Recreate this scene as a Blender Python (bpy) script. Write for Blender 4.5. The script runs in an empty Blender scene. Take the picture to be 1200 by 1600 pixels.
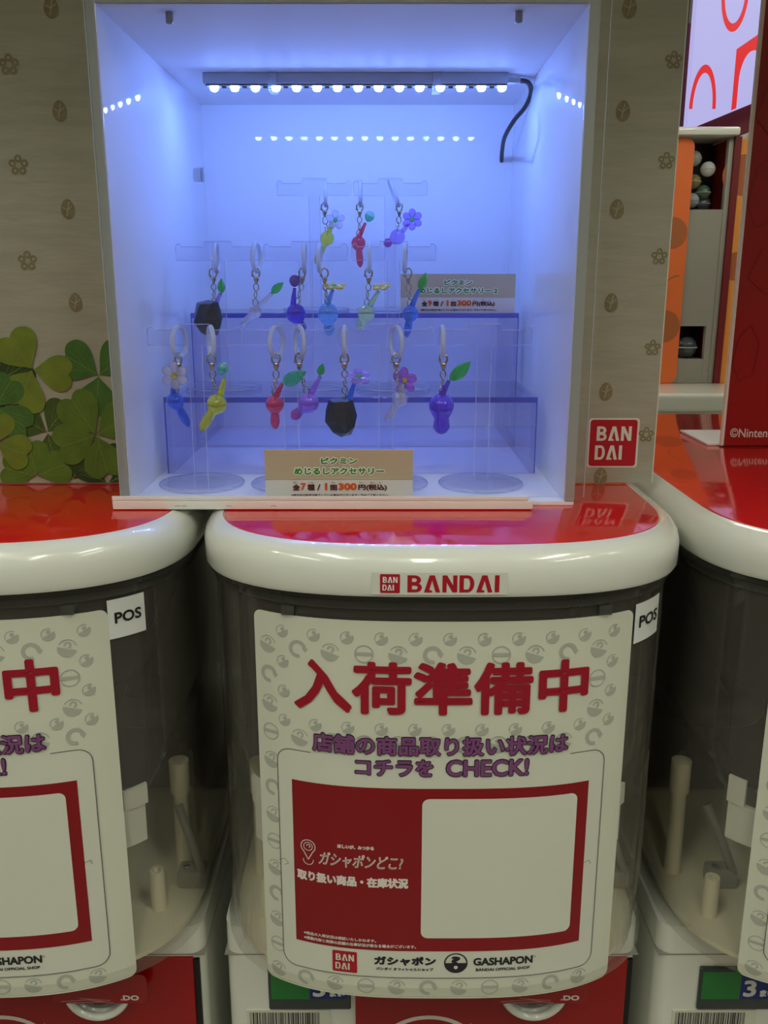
import bpy, bmesh, math, random
from mathutils import Vector, Matrix
random.seed(7)
PI = math.pi
SC = bpy.context.scene
COL = SC.collection

# ------------------------------------------------------------------ camera, world, exposure
cam_d = bpy.data.cameras.new('camera')
cam_d.sensor_fit = 'HORIZONTAL'; cam_d.sensor_width = 36.0
cam_d.lens = 36.0 * 1410 / 1200
cam_d.clip_start = 0.01; cam_d.clip_end = 50
cam = bpy.data.objects.new('camera', cam_d); COL.objects.link(cam)
cam.location = (0, 0, 0.1315)
cam.rotation_euler = (math.radians(90 - 14.5), 0, 0)
SC.camera = cam

world = bpy.data.worlds.new('world'); SC.world = world; world.use_nodes = True
world.node_tree.nodes['Background'].inputs[0].default_value = (0.75, 0.76, 0.68, 1)
world.node_tree.nodes['Background'].inputs[1].default_value = 0.10

SC.view_settings.view_transform = 'Standard'
SC.view_settings.look = 'None'
SC.view_settings.exposure = 0.0
SC.view_settings.gamma = 1.0
SC.view_settings.use_curve_mapping = False
SC.cycles.use_denoising = True
SC.cycles.max_bounces = 16
SC.cycles.transparent_max_bounces = 40
SC.cycles.transmission_bounces = 12
SC.cycles.glossy_bounces = 6
SC.cycles.sample_clamp_indirect = 6.0
SC.cycles.caustics_reflective = False

LAMP_STRENGTH = 20.0       # ceiling tubes
LAMP_COLOR = (0.97, 1.0, 0.87, 1)
LED_STRENGTH = 235.0       # LED beads in the display case
LED_COLOR = (0.175, 0.32, 1.0, 1)

# ------------------------------------------------------------------ materials
def srgb(r, g, b):
    f = lambda c: (c/255/12.92) if c/255 <= 0.04045 else ((c/255+0.055)/1.055)**2.4
    return (f(r), f(g), f(b), 1)
MATS = {}
def pbr(name, col, rough=0.5, metal=0.0, coat=0.0, trans=0.0, ior=1.45, spec=0.5, emis=None, es=0, noise=None, bump=None, sss=0.0):
    m = bpy.data.materials.new(name); m.use_nodes = True
    nt = m.node_tree; b = nt.nodes['Principled BSDF']
    b.inputs['Base Color'].default_value = col
    b.inputs['Roughness'].default_value = rough
    b.inputs['Metallic'].default_value = metal
    b.inputs['Coat Weight'].default_value = coat
    b.inputs['Coat Roughness'].default_value = 0.015
    b.inputs['Transmission Weight'].default_value = trans
    b.inputs['IOR'].default_value = ior
    b.inputs['Specular IOR Level'].default_value = spec
    if emis: b.inputs['Emission Color'].default_value = emis; b.inputs['Emission Strength'].default_value = es
    if noise or bump:
        tc = nt.nodes.new('ShaderNodeTexCoord')
    if noise:   # (scale, amount) brightness mottling of the surface itself
        sc, amt = noise[0], noise[1]
        mp = nt.nodes.new('ShaderNodeMapping'); nt.links.new(tc.outputs['Object'], mp.inputs[0])
        if len(noise) > 2: mp.inputs['Scale'].default_value = noise[2]
        n = nt.nodes.new('ShaderNodeTexNoise'); n.inputs['Scale'].default_value = sc; n.inputs['Detail'].default_value = 6
        nt.links.new(mp.outputs[0], n.inputs['Vector'])
        mx = nt.nodes.new('ShaderNodeMix'); mx.data_type = 'RGBA'; mx.blend_type = 'MULTIPLY'
        mx.inputs[0].default_value = 1.0; mx.inputs[6].default_value = col
        rp = nt.nodes.new('ShaderNodeMapRange'); rp.inputs['From Min'].default_value = 0.3; rp.inputs['From Max'].default_value = 0.7
        rp.inputs['To Min'].default_value = 1-amt; rp.inputs['To Max'].default_value = 1+amt*0.3
        nt.links.new(n.outputs['Fac'], rp.inputs['Value']); nt.links.new(rp.outputs[0], mx.inputs[7])
        nt.links.new(mx.outputs[2], b.inputs['Base Color'])
    if bump:
        mp2 = nt.nodes.new('ShaderNodeMapping'); nt.links.new(tc.outputs['Object'], mp2.inputs[0])
        if len(bump) > 2: mp2.inputs['Scale'].default_value = bump[2]
        n2 = nt.nodes.new('ShaderNodeTexNoise'); n2.inputs['Scale'].default_value = bump[0]; n2.inputs['Detail'].default_value = 4
        nt.links.new(mp2.outputs[0], n2.inputs['Vector'])
        bp = nt.nodes.new('ShaderNodeBump'); bp.inputs['Strength'].default_value = bump[1]; bp.inputs['Distance'].default_value = 0.0006
        nt.links.new(n2.outputs['Fac'], bp.inputs['Height']); nt.links.new(bp.outputs[0], b.inputs['Normal'])
    MATS[name] = m
    return m
def clear(name, tint=(1, 1, 1, 1), rough=0.02, ior=1.45, haze=0.0, hazecol=(0.8, 0.8, 0.8, 1)):
    """clear sheet plastic: straight-through transparency with Fresnel gloss and a little surface haze"""
    m = bpy.data.materials.new(name); m.use_nodes = True; nt = m.node_tree
    for n in list(nt.nodes): nt.nodes.remove(n)
    out = nt.nodes.new('ShaderNodeOutputMaterial')
    tr = nt.nodes.new('ShaderNodeBsdfTransparent'); tr.inputs[0].default_value = tint
    gl = nt.nodes.new('ShaderNodeBsdfGlossy'); gl.inputs['Roughness'].default_value = rough
    # two-sided Schlick Fresnel: F0 + (1-F0) (1-cos)^5
    f0 = ((ior-1)/(ior+1))**2
    lw = nt.nodes.new('ShaderNodeLayerWeight'); lw.inputs[0].default_value = 0.5
    pw = nt.nodes.new('ShaderNodeMath'); pw.operation = 'POWER'; nt.links.new(lw.outputs['Facing'], pw.inputs[0]); pw.inputs[1].default_value = 5.0
    ma = nt.nodes.new('ShaderNodeMath'); ma.operation = 'MULTIPLY_ADD'; nt.links.new(pw.outputs[0], ma.inputs[0]); ma.inputs[1].default_value = 1-f0; ma.inputs[2].default_value = f0
    mx = nt.nodes.new('ShaderNodeMixShader'); nt.links.new(ma.outputs[0], mx.inputs[0])
    src = tr
    if haze > 0:
        df = nt.nodes.new('ShaderNodeBsdfDiffuse'); df.inputs[0].default_value = hazecol
        m2 = nt.nodes.new('ShaderNodeMixShader'); m2.inputs[0].default_value = haze
        nt.links.new(tr.outputs[0], m2.inputs[1]); nt.links.new(df.outputs[0], m2.inputs[2]); src = m2
    nt.links.new(src.outputs[0], mx.inputs[1]); nt.links.new(gl.outputs[0], mx.inputs[2])
    nt.links.new(mx.outputs[0], out.inputs[0])
    MATS[name] = m
    return m

white_plastic = pbr('white_plastic', srgb(226, 227, 216), 0.22, coat=0.6)
case_white = pbr('case_white', srgb(238, 239, 241), 0.45, coat=0.45, spec=0.25)
case_top = pbr('case_top', srgb(238, 239, 241), 0.6, spec=0.2)
case_side = pbr('case_side', srgb(238, 239, 241), 0.5, coat=0.9, spec=0.25)
rail_white = pbr('rail_white', srgb(232, 230, 225), 0.35, noise=(60, 0.05))
red_lid = pbr('red_lid_sheet', srgb(214, 14, 16), 0.10, coat=0.6, bump=(180, 0.06))
red_panel = pbr('red_panel', srgb(150, 4, 6), 0.25, coat=0.3)
dark_brown = pbr('dark_brown_plastic', srgb(58, 50, 42), 0.55, noise=(9, 0.4, (3, 3, 0.6)))
black_plastic = pbr('black_plastic', srgb(14, 14, 16), 0.35)
cream = pbr('cream_plastic', srgb(236, 228, 198), 0.4)
band_white = pbr('band_white', srgb(232, 230, 215), 0.3)
lip_clear = clear('lip_clear', (0.62, 0.62, 0.6, 1), 0.08, 1.5, 0.12, (0.35, 0.36, 0.33, 1))
tub_clear = clear('tub_clear', (0.97, 0.97, 0.955, 1), 0.05, 1.5, 0.055, (0.52, 0.49, 0.42, 1))
smoke_clear = clear('smoke_clear', (0.82, 0.80, 0.74, 1), 0.1, 1.45, 0.06, (0.5, 0.48, 0.42, 1))
pane_clear = clear('pane_clear', (0.985, 0.99, 1.0, 1), 0.02, 1.35, 0.0)
pane_edge = clear('pane_edge', (0.75, 0.78, 0.82, 1), 0.15, 1.5, 0.35, (0.85, 0.88, 0.9, 1))
acrylic = clear('acrylic_stand', (0.965, 0.97, 1.0, 1), 0.03, 1.42, 0.012, (0.9, 0.92, 1, 1))
acrylic_edge = clear('acrylic_edge', (0.80, 0.84, 1.0, 1), 0.12, 1.6, 0.35, (0.85, 0.9, 1, 1))
riser_mat = clear('riser_acrylic', (0.955, 0.95, 1.0, 1), 0.04, 1.42, 0.035, (0.45, 0.45, 0.95, 1))
riser_edge = clear('riser_edge', (0.45, 0.45, 0.85, 1), 0.04, 1.8, 0.25, (0.2, 0.22, 0.75, 1))
frost_ring = pbr('frosted_ring', srgb(240, 244, 250), 0.35, trans=0.6, ior=1.3)
nickel = pbr('nickel', srgb(190, 180, 160), 0.18, metal=1.0)
steel = pbr('steel', srgb(150, 150, 150), 0.3, metal=1.0)
board_mat = pbr('board_paper', srgb(160, 160, 142), 0.75, noise=(30, 0.10, (1, 1, 6)), bump=(220, 0.35, (0.35, 1, 2.2)))
board_edge = pbr('board_edge', srgb(215, 212, 200), 0.7)
stamp_mat = pbr('stamp_print', srgb(132, 124, 92), 0.8, noise=(260, 0.25))
paper_white = pbr('sign_paper', srgb(212, 212, 194), 0.38, coat=0.15)
panel_white = pbr('sign_panel_white', srgb(212, 212, 197), 0.38, coat=0.15)
icon_grey = pbr('icon_grey', srgb(172, 174, 160), 0.4, coat=0.1)
line_grey = pbr('line_grey', srgb(96, 100, 96), 0.4)
title_red = pbr('title_red', srgb(156, 14, 38), 0.38, coat=0.15)
sign_red = pbr('sign_red', srgb(134, 6, 18), 0.34, coat=0.2)
brand_red = pbr('brand_red', srgb(172, 16, 36), 0.4)
purple = pbr('print_purple', srgb(126, 72, 120), 0.4)
ink = pbr('print_ink', srgb(34, 34, 40), 0.4)
ink_purple = pbr('print_dark_purple', srgb(48, 24, 52), 0.4)
pale_print = pbr('print_pale', srgb(226, 214, 206), 0.4)
sticker_white = pbr('sticker_white', srgb(226, 227, 222), 0.4)
card_tan = pbr('card_tan', srgb(196, 180, 152), 0.5)
card_white = pbr('card_white', srgb(226, 220, 214), 0.5)
card_green = pbr('card_green', srgb(46, 142, 38), 0.5)
card_halo = pbr('card_halo', srgb(246, 244, 236), 0.5)
card_orange = pbr('card_orange', srgb(226, 88, 14), 0.5)
card_brown = pbr('card_brown', srgb(84, 26, 16), 0.5)
slot_green = pbr('slot_green', srgb(22, 118, 44), 0.3, coat=0.4)
slot_blue = pbr('slot_blue', srgb(30, 42, 120), 0.3)
slot_glass = pbr('slot_dark', srgb(42, 54, 50), 0.12, coat=0.6)
grey_dark = pbr('grey_dark', srgb(90, 88, 82), 0.4)
grey_mid = pbr('grey_mid', srgb(150, 145, 135), 0.4)
strip_grey = pbr('strip_grey', srgb(170, 178, 190), 0.4)
cable_black = pbr('cable_black', srgb(26, 28, 34), 0.4)
led_mat = pbr('led_light', (0.8, 0.85, 1, 1), 0.4, emis=LED_COLOR, es=LED_STRENGTH)
orange_mat = pbr('orange_poster', srgb(228, 112, 52), 0.5)
orange2_mat = pbr('amber_poster', srgb(232, 150, 62), 0.5)
orange_dark = pbr('orange_print_dark', srgb(170, 96, 52), 0.5)
maroon_mat = pbr('maroon_wall', srgb(112, 22, 26), 0.5)
screen_mat = pbr('screen_lit', (0.02, 0.02, 0.02, 1), 0.3, emis=srgb(182, 178, 234), es=0.95)
screen_red = pbr('screen_red_lit', (0.02, 0.0, 0.0, 1), 0.3, emis=srgb(222, 32, 40), es=0.95)
floor_mat = pbr('floor_tile', srgb(150, 146, 138), 0.35, noise=(3, 0.15))
wall_mat = pbr('wall_paint', srgb(150, 142, 128), 0.8, noise=(2, 0.1))
ceil_mat = pbr('ceiling_paint', srgb(170, 168, 158), 0.8)
lamp_mat = pbr('lamp_diffuser', (0.8, 0.8, 0.8, 1), 0.5, emis=LAMP_COLOR, es=LAMP_STRENGTH)
def bead_mat(name, col, rough=0.05, trans=0.72):
    k = .07; col = tuple(c*(1-k)+k for c in col[:3])+(1,)
    return pbr(name, col, rough, trans=trans, ior=1.36, coat=.5)
B = {k: bead_mat('bead_' + k, srgb(*v)) for k, v in dict(
    blue=(20, 110, 250), yellow=(240, 240, 30), pink=(250, 60, 110), violet=(190, 130, 250), purple=(110, 60, 240),
    clearwhite=(236, 232, 246), sky=(120, 190, 255), palegreen=(214, 246, 190), azure=(60, 140, 255), red=(246, 30, 80),
    lilac=(196, 160, 255), green=(40, 215, 90), teal=(60, 214, 160), aqua=(170, 240, 220), magenta=(240, 90, 200),
    plum=(120, 50, 150), mauve=(214, 130, 240), gold=(250, 220, 20), deepviolet=(90, 40, 225), navy=(20, 50, 220), coral=(250, 60, 80)).items()}
rock_mat = pbr('rock_black', srgb(30, 34, 50), 0.18, coat=0.6, bump=(900, 0.5, (0.2, 0.2, 3)))
leafg = [pbr('clover_green_%s' % n, srgb(*c), 0.7, noise=(90, 0.22)) for n, c in
         zip('abcde', [(108, 128, 36), (64, 108, 40), (60, 88, 30), (86, 118, 34), (44, 66, 26)])]
leaf_vein = pbr('clover_vein', srgb(112, 132, 62), 0.7)
red_board = pbr('red_board_print', srgb(150, 8, 12), 0.35, coat=0.2)
red_board_line = pbr('red_board_line', srgb(122, 6, 10), 0.4)
def capsule_mat(n, c): return bead_mat(n, srgb(*c), 0.1, 0.5)

# ------------------------------------------------------------------ mesh helpers
def link(name, me, mat=None, parent=None, loc=(0, 0, 0)):
    o = bpy.data.objects.new(name, me); COL.objects.link(o)
    if mat is not None and me is not None and len(me.materials) == 0: me.materials.append(mat)
    o.location = loc
    if parent is not None: o.parent = parent
    return o
def from_py(name, V, Fc, mat, parent=None, smooth=False, loc=(0, 0, 0)):
    me = bpy.data.meshes.new(name); me.from_pydata(V, [], Fc); me.update()
    if smooth:
        for p in me.polygons: p.use_smooth = True
    return link(name, me, mat, parent, loc)
def from_bm(name, bm, mat, parent=None, smooth=False, loc=(0, 0, 0), angle=None):
    bmesh.ops.recalc_face_normals(bm, faces=bm.faces)
    me = bpy.data.meshes.new(name); bm.to_mesh(me); bm.free()
    if smooth or angle:
        for p in me.polygons: p.use_smooth = True
    if angle: me.set_sharp_from_angle(angle=math.radians(angle))
    return link(name, me, mat, parent, loc)
def add_box(bm, x0, x1, y0, y1, z0, z1, bev=0, seg=2):
    r = bmesh.ops.create_cube(bm, size=1)
    vs = r['verts']
    for v in vs: v.co = Vector(((x0+x1)/2+v.co.x*(x1-x0), (y0+y1)/2+v.co.y*(y1-y0), (z0+z1)/2+v.co.z*(z1-z0)))
    if bev:
        es = list({e for v in vs for e in v.link_edges})
        bmesh.ops.bevel(bm, geom=es, offset=bev, segments=seg, affect='EDGES', profile=0.6)
def box(name, x0, x1, y0, y1, z0, z1, mat, parent=None, bev=0, seg=2):
    bm = bmesh.new(); add_box(bm, x0, x1, y0, y1, z0, z1, bev, seg)
    return from_bm(name, bm, mat, parent, angle=35 if bev else None)
def add_lathe(bm, prof, n=24, M=None):
    """prof: (r, z) list revolved about z"""
    rings = []
    for r, z in prof:
        if r < 1e-6: rings.append([bm.verts.new((0, 0, z))])
        else: rings.append([bm.verts.new((r*math.cos(2*PI*i/n), r*math.sin(2*PI*i/n), z)) for i in range(n)])
    for a, b in zip(rings, rings[1:]):
        for i in range(n):
            j = (i+1) % n
            f = [a[i % len(a)], a[j % len(a)], b[j % len(b)], b[i % len(b)]]
            g = []
            for v in f:
                if v not in g: g.append(v)
            if len(g) > 2: bm.faces.new(g)
    vs = [v for r in rings for v in r]
    if M is not None:
        for v in vs: v.co = M @ v.co
    return vs
def add_tube(bm, pts, rad, n=10, closed=False):
    pts = [Vector(p) for p in pts]; m = len(pts)
    rads = rad if isinstance(rad, (list, tuple)) else [rad]*m
    rings = []; up = None
    for i, p in enumerate(pts):
        t = (pts[(i+1) % m]-pts[i-1]) if closed else (pts[min(i+1, m-1)]-pts[max(i-1, 0)])
        t.normalize()
        if up is None:
            up = t.orthogonal().normalized()
        up = (up - t*up.dot(t))
        if up.length < 1e-6: up = t.orthogonal()
        up.normalize(); sd = t.cross(up)
        rings.append([bm.verts.new(p+(up*math.cos(2*PI*k/n)+sd*math.sin(2*PI*k/n))*rads[i]) for k in range(n)])
    R = range(m if closed else m-1)
    for i in R:
        a, b = rings[i], rings[(i+1) % m]
        for k in range(n): bm.faces.new((a[k], a[(k+1) % n], b[(k+1) % n], b[k]))
    if not closed:
        bm.faces.new(rings[0]); bm.faces.new(rings[-1][::-1])
def add_torus(bm, c, R, r, ang=0, n=28, k=8, a0=0, a1=2*PI, sx=1, sz=1):
    """ring standing upright in the plane that contains z and the direction `ang` (0 = faces the viewer)"""
    full = abs(a1-a0-2*PI) < 1e-3
    pts = []
    for i in range(n + (0 if full else 1)):
        t = a0+(a1-a0)*i/n
        u = R*math.cos(t)*sx
        pts.append((c[0]+u*math.cos(ang), c[1]+u*math.sin(ang), c[2]+R*math.sin(t)*sz))
    add_tube(bm, pts, r, k, closed=full)
def thing(name, label, cat, loc=(0, 0, 0), group=None):
    o = bpy.data.objects.new(name, None); COL.objects.link(o); o.location = loc; o.empty_display_size = 0.02
    o['label'] = label; o['category'] = cat
    if group: o['group'] = group
    return o
def tag(o, label, cat, group=None):
    o['label'] = label; o['category'] = cat
    if group: o['group'] = group
    return o
def rebase(root):
    """children were modelled in scene coordinates: shift them so the Empty stands at the thing's base"""
    for c in root.children: c.location = Vector(c.location) - Vector(root.location)
def copy_tree(o, parent=None, off=None):
    c = o.copy(); COL.objects.link(c)
    if parent is not None: c.parent = parent; c.matrix_parent_inverse = o.matrix_parent_inverse.copy()
    if off: c.location = Vector(o.location)+Vector(off)
    for ch in list(o.children): copy_tree(ch, c)
    return c

# ------------------------------------------------------------------ flat print (lettering, line art)
TXT = {}
def glyphs(body, shear=0.0):
    if (body, shear) in TXT: return TXT[(body, shear)]
    cu = bpy.data.curves.new('txt', 'FONT'); cu.body = body; cu.resolution_u = 3; cu.shear = shear
    ob = bpy.data.objects.new('txt', cu); COL.objects.link(ob)
    me = bpy.data.meshes.new_from_object(ob)
    V = [(v.co.x, v.co.y) for v in me.vertices]; Fc = [tuple(p.vertices) for p in me.polygons]
    cnt = {}
    for f in Fc:
        for a, b in zip(f, f[1:]+f[:1]): cnt[(min(a, b), max(a, b))] = cnt.get((min(a, b), max(a, b)), 0)+1
    # merge-tolerant outline: an edge is outline when only one face touches it
    E = [e for e, c in cnt.items() if c == 1]
    bpy.data.objects.remove(ob); bpy.data.curves.remove(cu); bpy.data.meshes.remove(me)
    TXT[(body, shear)] = (V, Fc, E)
    return TXT[(body, shear)]
class Print:
    def __init__(s): s.V = []; s.F = []; s.D = []; s.k = 0
    def raw(s, V, Fc):
        s.k = (s.k+1) % 97; s.D += [s.k*1e-6]*len(V)      # a micrometre of ink build-up, so no two faces coincide
        k = len(s.V); s.V += V; s.F += [tuple(i+k for i in f) for f in Fc]
    def text(s, body, x0, x1, y0, y1, fat=0.0, shear=0.0, outline=False):
        """fit the ink of `body` to the rectangle; fat = stroke growth in the same units as the rectangle"""
        V, Fc, E = glyphs(body, shear)
        ax, bx = min(v[0] for v in V), max(v[0] for v in V); ay, by = min(v[1] for v in V), max(v[1] for v in V)
        kx = (x1-x0-2*fat)/(bx-ax); ky = (y1-y0-2*fat)/(by-ay)
        P = [(x0+fat+(v[0]-ax)*kx, y0+fat+(v[1]-ay)*ky) for v in V]
        if not outline: s.raw(P, Fc)
        if fat > 0:
            used = set()
            for a, b in E:
                (xa, ya), (xb, yb) = P[a], P[b]
                L = math.hypot(xb-xa, yb-ya)
                if L < 1e-9: continue
                nx, ny = -(yb-ya)/L*fat, (xb-xa)/L*fat
                s.raw([(xa+nx, ya+ny), (xa-nx, ya-ny), (xb-nx, yb-ny), (xb+nx, yb+ny)], [(0, 1, 2, 3)])
                used.add(a); used.add(b)
            for a in used:
                s.raw([(P[a][0]+fat*math.cos(PI*i/3), P[a][1]+fat*math.sin(PI*i/3)) for i in range(6)], [tuple(range(6))])
        return s
    def poly(s, pts): s.raw(list(pts), [tuple(range(len(pts)))]); return s
    def rect(s, x0, x1, y0, y1, n=1):
        for i in range(n):
            a, b = x0+(x1-x0)*i/n, x0+(x1-x0)*(i+1)/n
            s.raw([(a, y0), (b, y0), (b, y1), (a, y1)], [(0, 1, 2, 3)])
        return s
    def rrect(s, x0, x1, y0, y1, r, n=30):
        xs = sorted(set([x0+r*(1-math.cos(PI/2*i/5)) for i in range(6)]+[x1-r*(1-math.cos(PI/2*i/5)) for i in range(6)]+[x0+r+(x1-x0-2*r)*i/n for i in range(n+1)]))
        V = []; Fc = []
        for x in xs:
            d = max(0, x0+r-x, x-(x1-r)); c = r-math.sqrt(max(0, r*r-d*d))
            V += [(x, y0+c), (x, y1-c)]
        for i in range(len(xs)-1): Fc.append((2*i, 2*i+2, 2*i+3, 2*i+1))
        s.raw(V, Fc); return s
    def disc(s, cx, cy, r, n=16, a0=0, a1=2*PI):
        full = abs(a1-a0-2*PI) < 1e-3
        s.poly([(cx+r*math.cos(a0+(a1-a0)*i/n), cy+r*math.sin(a0+(a1-a0)*i/n)) for i in range(n if full else n+1)]); return s
    def arc(s, cx, cy, r, w, a0=0, a1=2*PI, n=18):
        V = []; Fc = []
        for i in range(n+1):
            a = a0+(a1-a0)*i/n
            V += [(cx+(r-w/2)*math.cos(a), cy+(r-w/2)*math.sin(a)), (cx+(r+w/2)*math.cos(a), cy+(r+w/2)*math.sin(a))]
        for i in range(n): Fc.append((2*i, 2*i+1, 2*i+3, 2*i+2))
        s.raw(V, Fc); return s
    def line(s, pts, w, closed=False):
        m = len(pts)
        for i in range(m if closed else m-1):
            (xa, ya), (xb, yb) = pts[i], pts[(i+1) % m]; L = math.hypot(xb-xa, yb-ya)
            if L < 1e-9: continue
            nx, ny = -(yb-ya)/L*w/2, (xb-xa)/L*w/2; k = max(1, int(L/0.012))
            for j in range(k):
                p = xa+(xb-xa)*j/k, ya+(yb-ya)*j/k; q = xa+(xb-xa)*(j+1)/k, ya+(yb-ya)*(j+1)/k
                s.raw([(p[0]+nx, p[1]+ny), (p[0]-nx, p[1]-ny), (q[0]-nx, q[1]-ny), (q[0]+nx, q[1]+ny)], [(0, 1, 2, 3)])
        for p in pts: s.disc(p[0], p[1], w/2, 6)
        return s
    def build(s, name, mat, fn, parent=None):
        W = []
        for (x, y), d in zip(s.V, s.D):
            p = fn(x, y); W.append((p[0], p[1]-d, p[2]))
        return from_py(name, W, s.F, mat, parent)
def brand_letters(P, x0, x1, y0, y1, word):
    """heavy sans capitals; the A is an open chevron with a foot bar"""
    W = {'B': .62, 'A': .70, 'N': .64, 'D': .64, 'I': .20}; g = .09
    tot = sum(W[c] for c in word)+g*(len(word)-1); k = (x1-x0)/tot; h = y1-y0; x = x0
    T = lambda u, v: (x+u*k, y0+v*h)
    w = .19
    for c in word:
        if c == 'I': P.poly([T(0, 0), T(.20, 0), T(.20, 1), T(0, 1)])
        if c == 'N':
            P.poly([T(0, 0), T(.18, 0), T(.18, 1), T(0, 1)]); P.poly([T(.46, 0), T(.64, 0), T(.64, 1), T(.46, 1)])
            P.poly([T(.0, 1), T(.2, 1), T(.64, 0), T(.44, 0)])
        if c == 'A':
            P.poly([T(.24, 1), T(.46, 1), T(.70, 0), T(.50, 0), T(.35, .70), T(.20, 0), T(0, 0)][:7])
            P.poly([T(.03, .0), T(.36, .0), T(.33, .13), T(.06, .13)])
        if c in 'DB':
            P.poly([T(0, 0), T(w, 0), T(w, 1), T(0, 1)])
            def bowl(v0, v1, ue):
                r = (v1-v0)/2; cy = (v0+v1)/2; t = .17
                V = []; Fc = []
                pts_o = [(.1, v0)]+[(ue-.28+.28*math.cos(a), cy+r*math.sin(a)) for a in [(-PI/2)+PI*i/12 for i in range(13)]]+[(.1, v1)]
                pts_i = [(.1, v0+t)]+[(ue-.28+.10*math.cos(a), cy+(r-t)*math.sin(a)) for a in [(-PI/2)+PI*i/12 for i in range(13)]]+[(.1, v1-t)]
                for a, b in zip(pts_o, pts_i): V += [T(*a), T(*b)]
                for i in range(len(pts_o)-1): Fc.append((2*i, 2*i+1, 2*i+3, 2*i+2))
                P.raw(V, Fc)
            if c == 'D': bowl(0, 1, .64)
            else: bowl(0, .56, .62); bowl(.44, 1, .58)
        x += (W[c]+g)*k
def brand_logo(parent, fn0, fn1, cx, cy, w, red_mat, white_mat, h=None):
    h = h or w
    Print().rrect(cx-w/2, cx+w/2, cy-h/2, cy+h/2, w*.06, 6).build('logo_square', red_mat, fn0, parent)
    P = Print(); brand_letters(P, cx-w*.36, cx+w*.38, cy+h*.05, cy+h*.36, 'BAN'); brand_letters(P, cx-w*.38, cx+w*.20, cy-h*.36, cy-h*.05, 'DAI')
    P.build('logo_lettering', white_mat, fn1, parent)

# ------------------------------------------------------------------ the room
def struct(o): o['kind'] = 'structure'; return o
RX0, RX1, RY0, RY1, RZ0, RZ1 = -2.4, 2.8, -2.2, 3.4, -1.25, 1.45
struct(box('floor', RX0, RX1, RY0, RY1, RZ0-.05, RZ0, floor_mat))
struct(box('ceiling', RX0, RX1, RY0, RY1, RZ1, RZ1+.05, ceil_mat))
struct(box('wall_back', RX0, RX1, RY1, RY1+.05, RZ0, RZ1, wall_mat))
struct(box('wall_front', RX0, RX1, RY0-.05, RY0, RZ0, RZ1, wall_mat))
struct(box('wall_left', RX0-.05, RX0, RY0, RY1, RZ0, RZ1, wall_mat))
struct(box('wall_right', RX1, RX1+.05, RY0, RY1, RZ0, RZ1, wall_mat))
def ceiling_lamp(x, y, rot, label):
    t = thing('ceiling_light', label, 'light', (x, y, RZ1), 'slim ceiling lights above the shop floor')
    L, W = 1.2, .12
    if rot: L, W = W, L
    box('housing', -L/2-.02, L/2+.02, -W/2-.02, W/2+.02, -.03, 0, white_plastic, t)
    box('diffuser', -L/2, L/2, -W/2, W/2, -.036, -.0302, lamp_mat, t)
for i, (x, y, r) in enumerate([(-1.3, -1.2, 1), (0.05, -1.3, 1), (1.35, -1.2, 1), (-1.4, 0.25, 1), (-.55, -.35, 1), (.75, -.3, 1), (1.6, 0.3, 1), (-1.2, 1.9, 1), (.5, 1.95, 1), (1.9, 1.9, 1)]):
    ceiling_lamp(x, y, r, 'slim white ceiling light strip lighting the capsule machine aisle')

# ------------------------------------------------------------------ capsule machine
PITCH, XC = 0.284, 0.033
SN, SM = 2.9, 2.8
def outline(a, b, y0, yb, rb=0.02, n=36):
    """plan outline, x relative to the machine's centre: bulging front, straight sides, rounded back"""
    pts = []
    for i in range(n+1):
        t = -PI/2+PI*i/n      # from left (-a) over the front to right (+a)
        st, ct = math.sin(t), math.cos(t)
        x = a*math.copysign(abs(st)**(2/SN), st) if abs(st) > 1e-9 else 0
        y = y0+b-b*(max(ct, 0))**(2/SM)
        pts.append((x, y))
    for i in range(6): an = PI/2*i/5; pts.append((a-rb+rb*math.cos(an), yb-rb+rb*math.sin(an)))
    for i in range(6): an = PI/2+PI/2*i/5; pts.append((-a+rb+rb*math.cos(an), yb-rb+rb*math.sin(an)))
    return pts
def ring_solid(name, rings, mat, parent, cap0=False, cap1=False, loop=False, smooth=True, angle=50):
    """rings: list of (outline points, z)"""
    bm = bmesh.new(); R = []
    for pts, z in rings: R.append([bm.verts.new((x, y, z)) for x, y in pts])
    m = len(R[0]); seq = list(range(len(R)-1))
    pairs = [(R[i], R[i+1]) for i in seq]+([(R[-1], R[0])] if loop else [])
    for a, b in pairs:
        for i in range(m):
            j = (i+1) % m; bm.faces.new((a[i], a[j], b[j], b[i]))
    if cap0: bm.faces.new(R[0][::-1])
    if cap1: bm.faces.new(R[-1])
    return from_bm(name, bm, mat, parent, smooth=smooth, angle=angle)
def lid_ol(off): return outline(.1385-off, .104-off, .4300+off, .910-off, max(.022-off, .006))
def tub_ol(off): return outline(.134-off, .100-off, .440+off, .880-off, .016)
# wrap (s, z) print coordinates round the tub front
AT, BT, YT = .134, .10, .440
def tub_y(x):
    t = min(1, abs(x)/AT); return YT+BT-BT*(1-t**SN)**(1/SM)
ARC = [0.0]; ARX = [0.0]
for i in range(1, 1601):
    x1 = AT*.995*i/1600; x0 = ARX[-1]
    ARC.append(ARC[-1]+math.hypot(x1-x0, tub_y(x1)-tub_y(x0))); ARX.append(x1)
import bisect
def on_tub(off):
    def f(s, z):
        a = abs(s); i = min(max(bisect.bisect(ARC, a), 1), 1600)
        k = (a-ARC[i-1])/(ARC[i]-ARC[i-1]); x = ARX[i-1]+k*(ARX[i]-ARX[i-1])
        e = 1e-4; dx = 2*e; dy = tub_y(x+e)-tub_y(max(x-e, 0)) if x > e else 0
        L = math.hypot(dx, dy); nx, ny = dy/L, -dx/L
        x2, y2 = x+nx*off, tub_y(x)+ny*off
        return (math.copysign(x2, s) if s else x2, y2, z)
    return f

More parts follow.
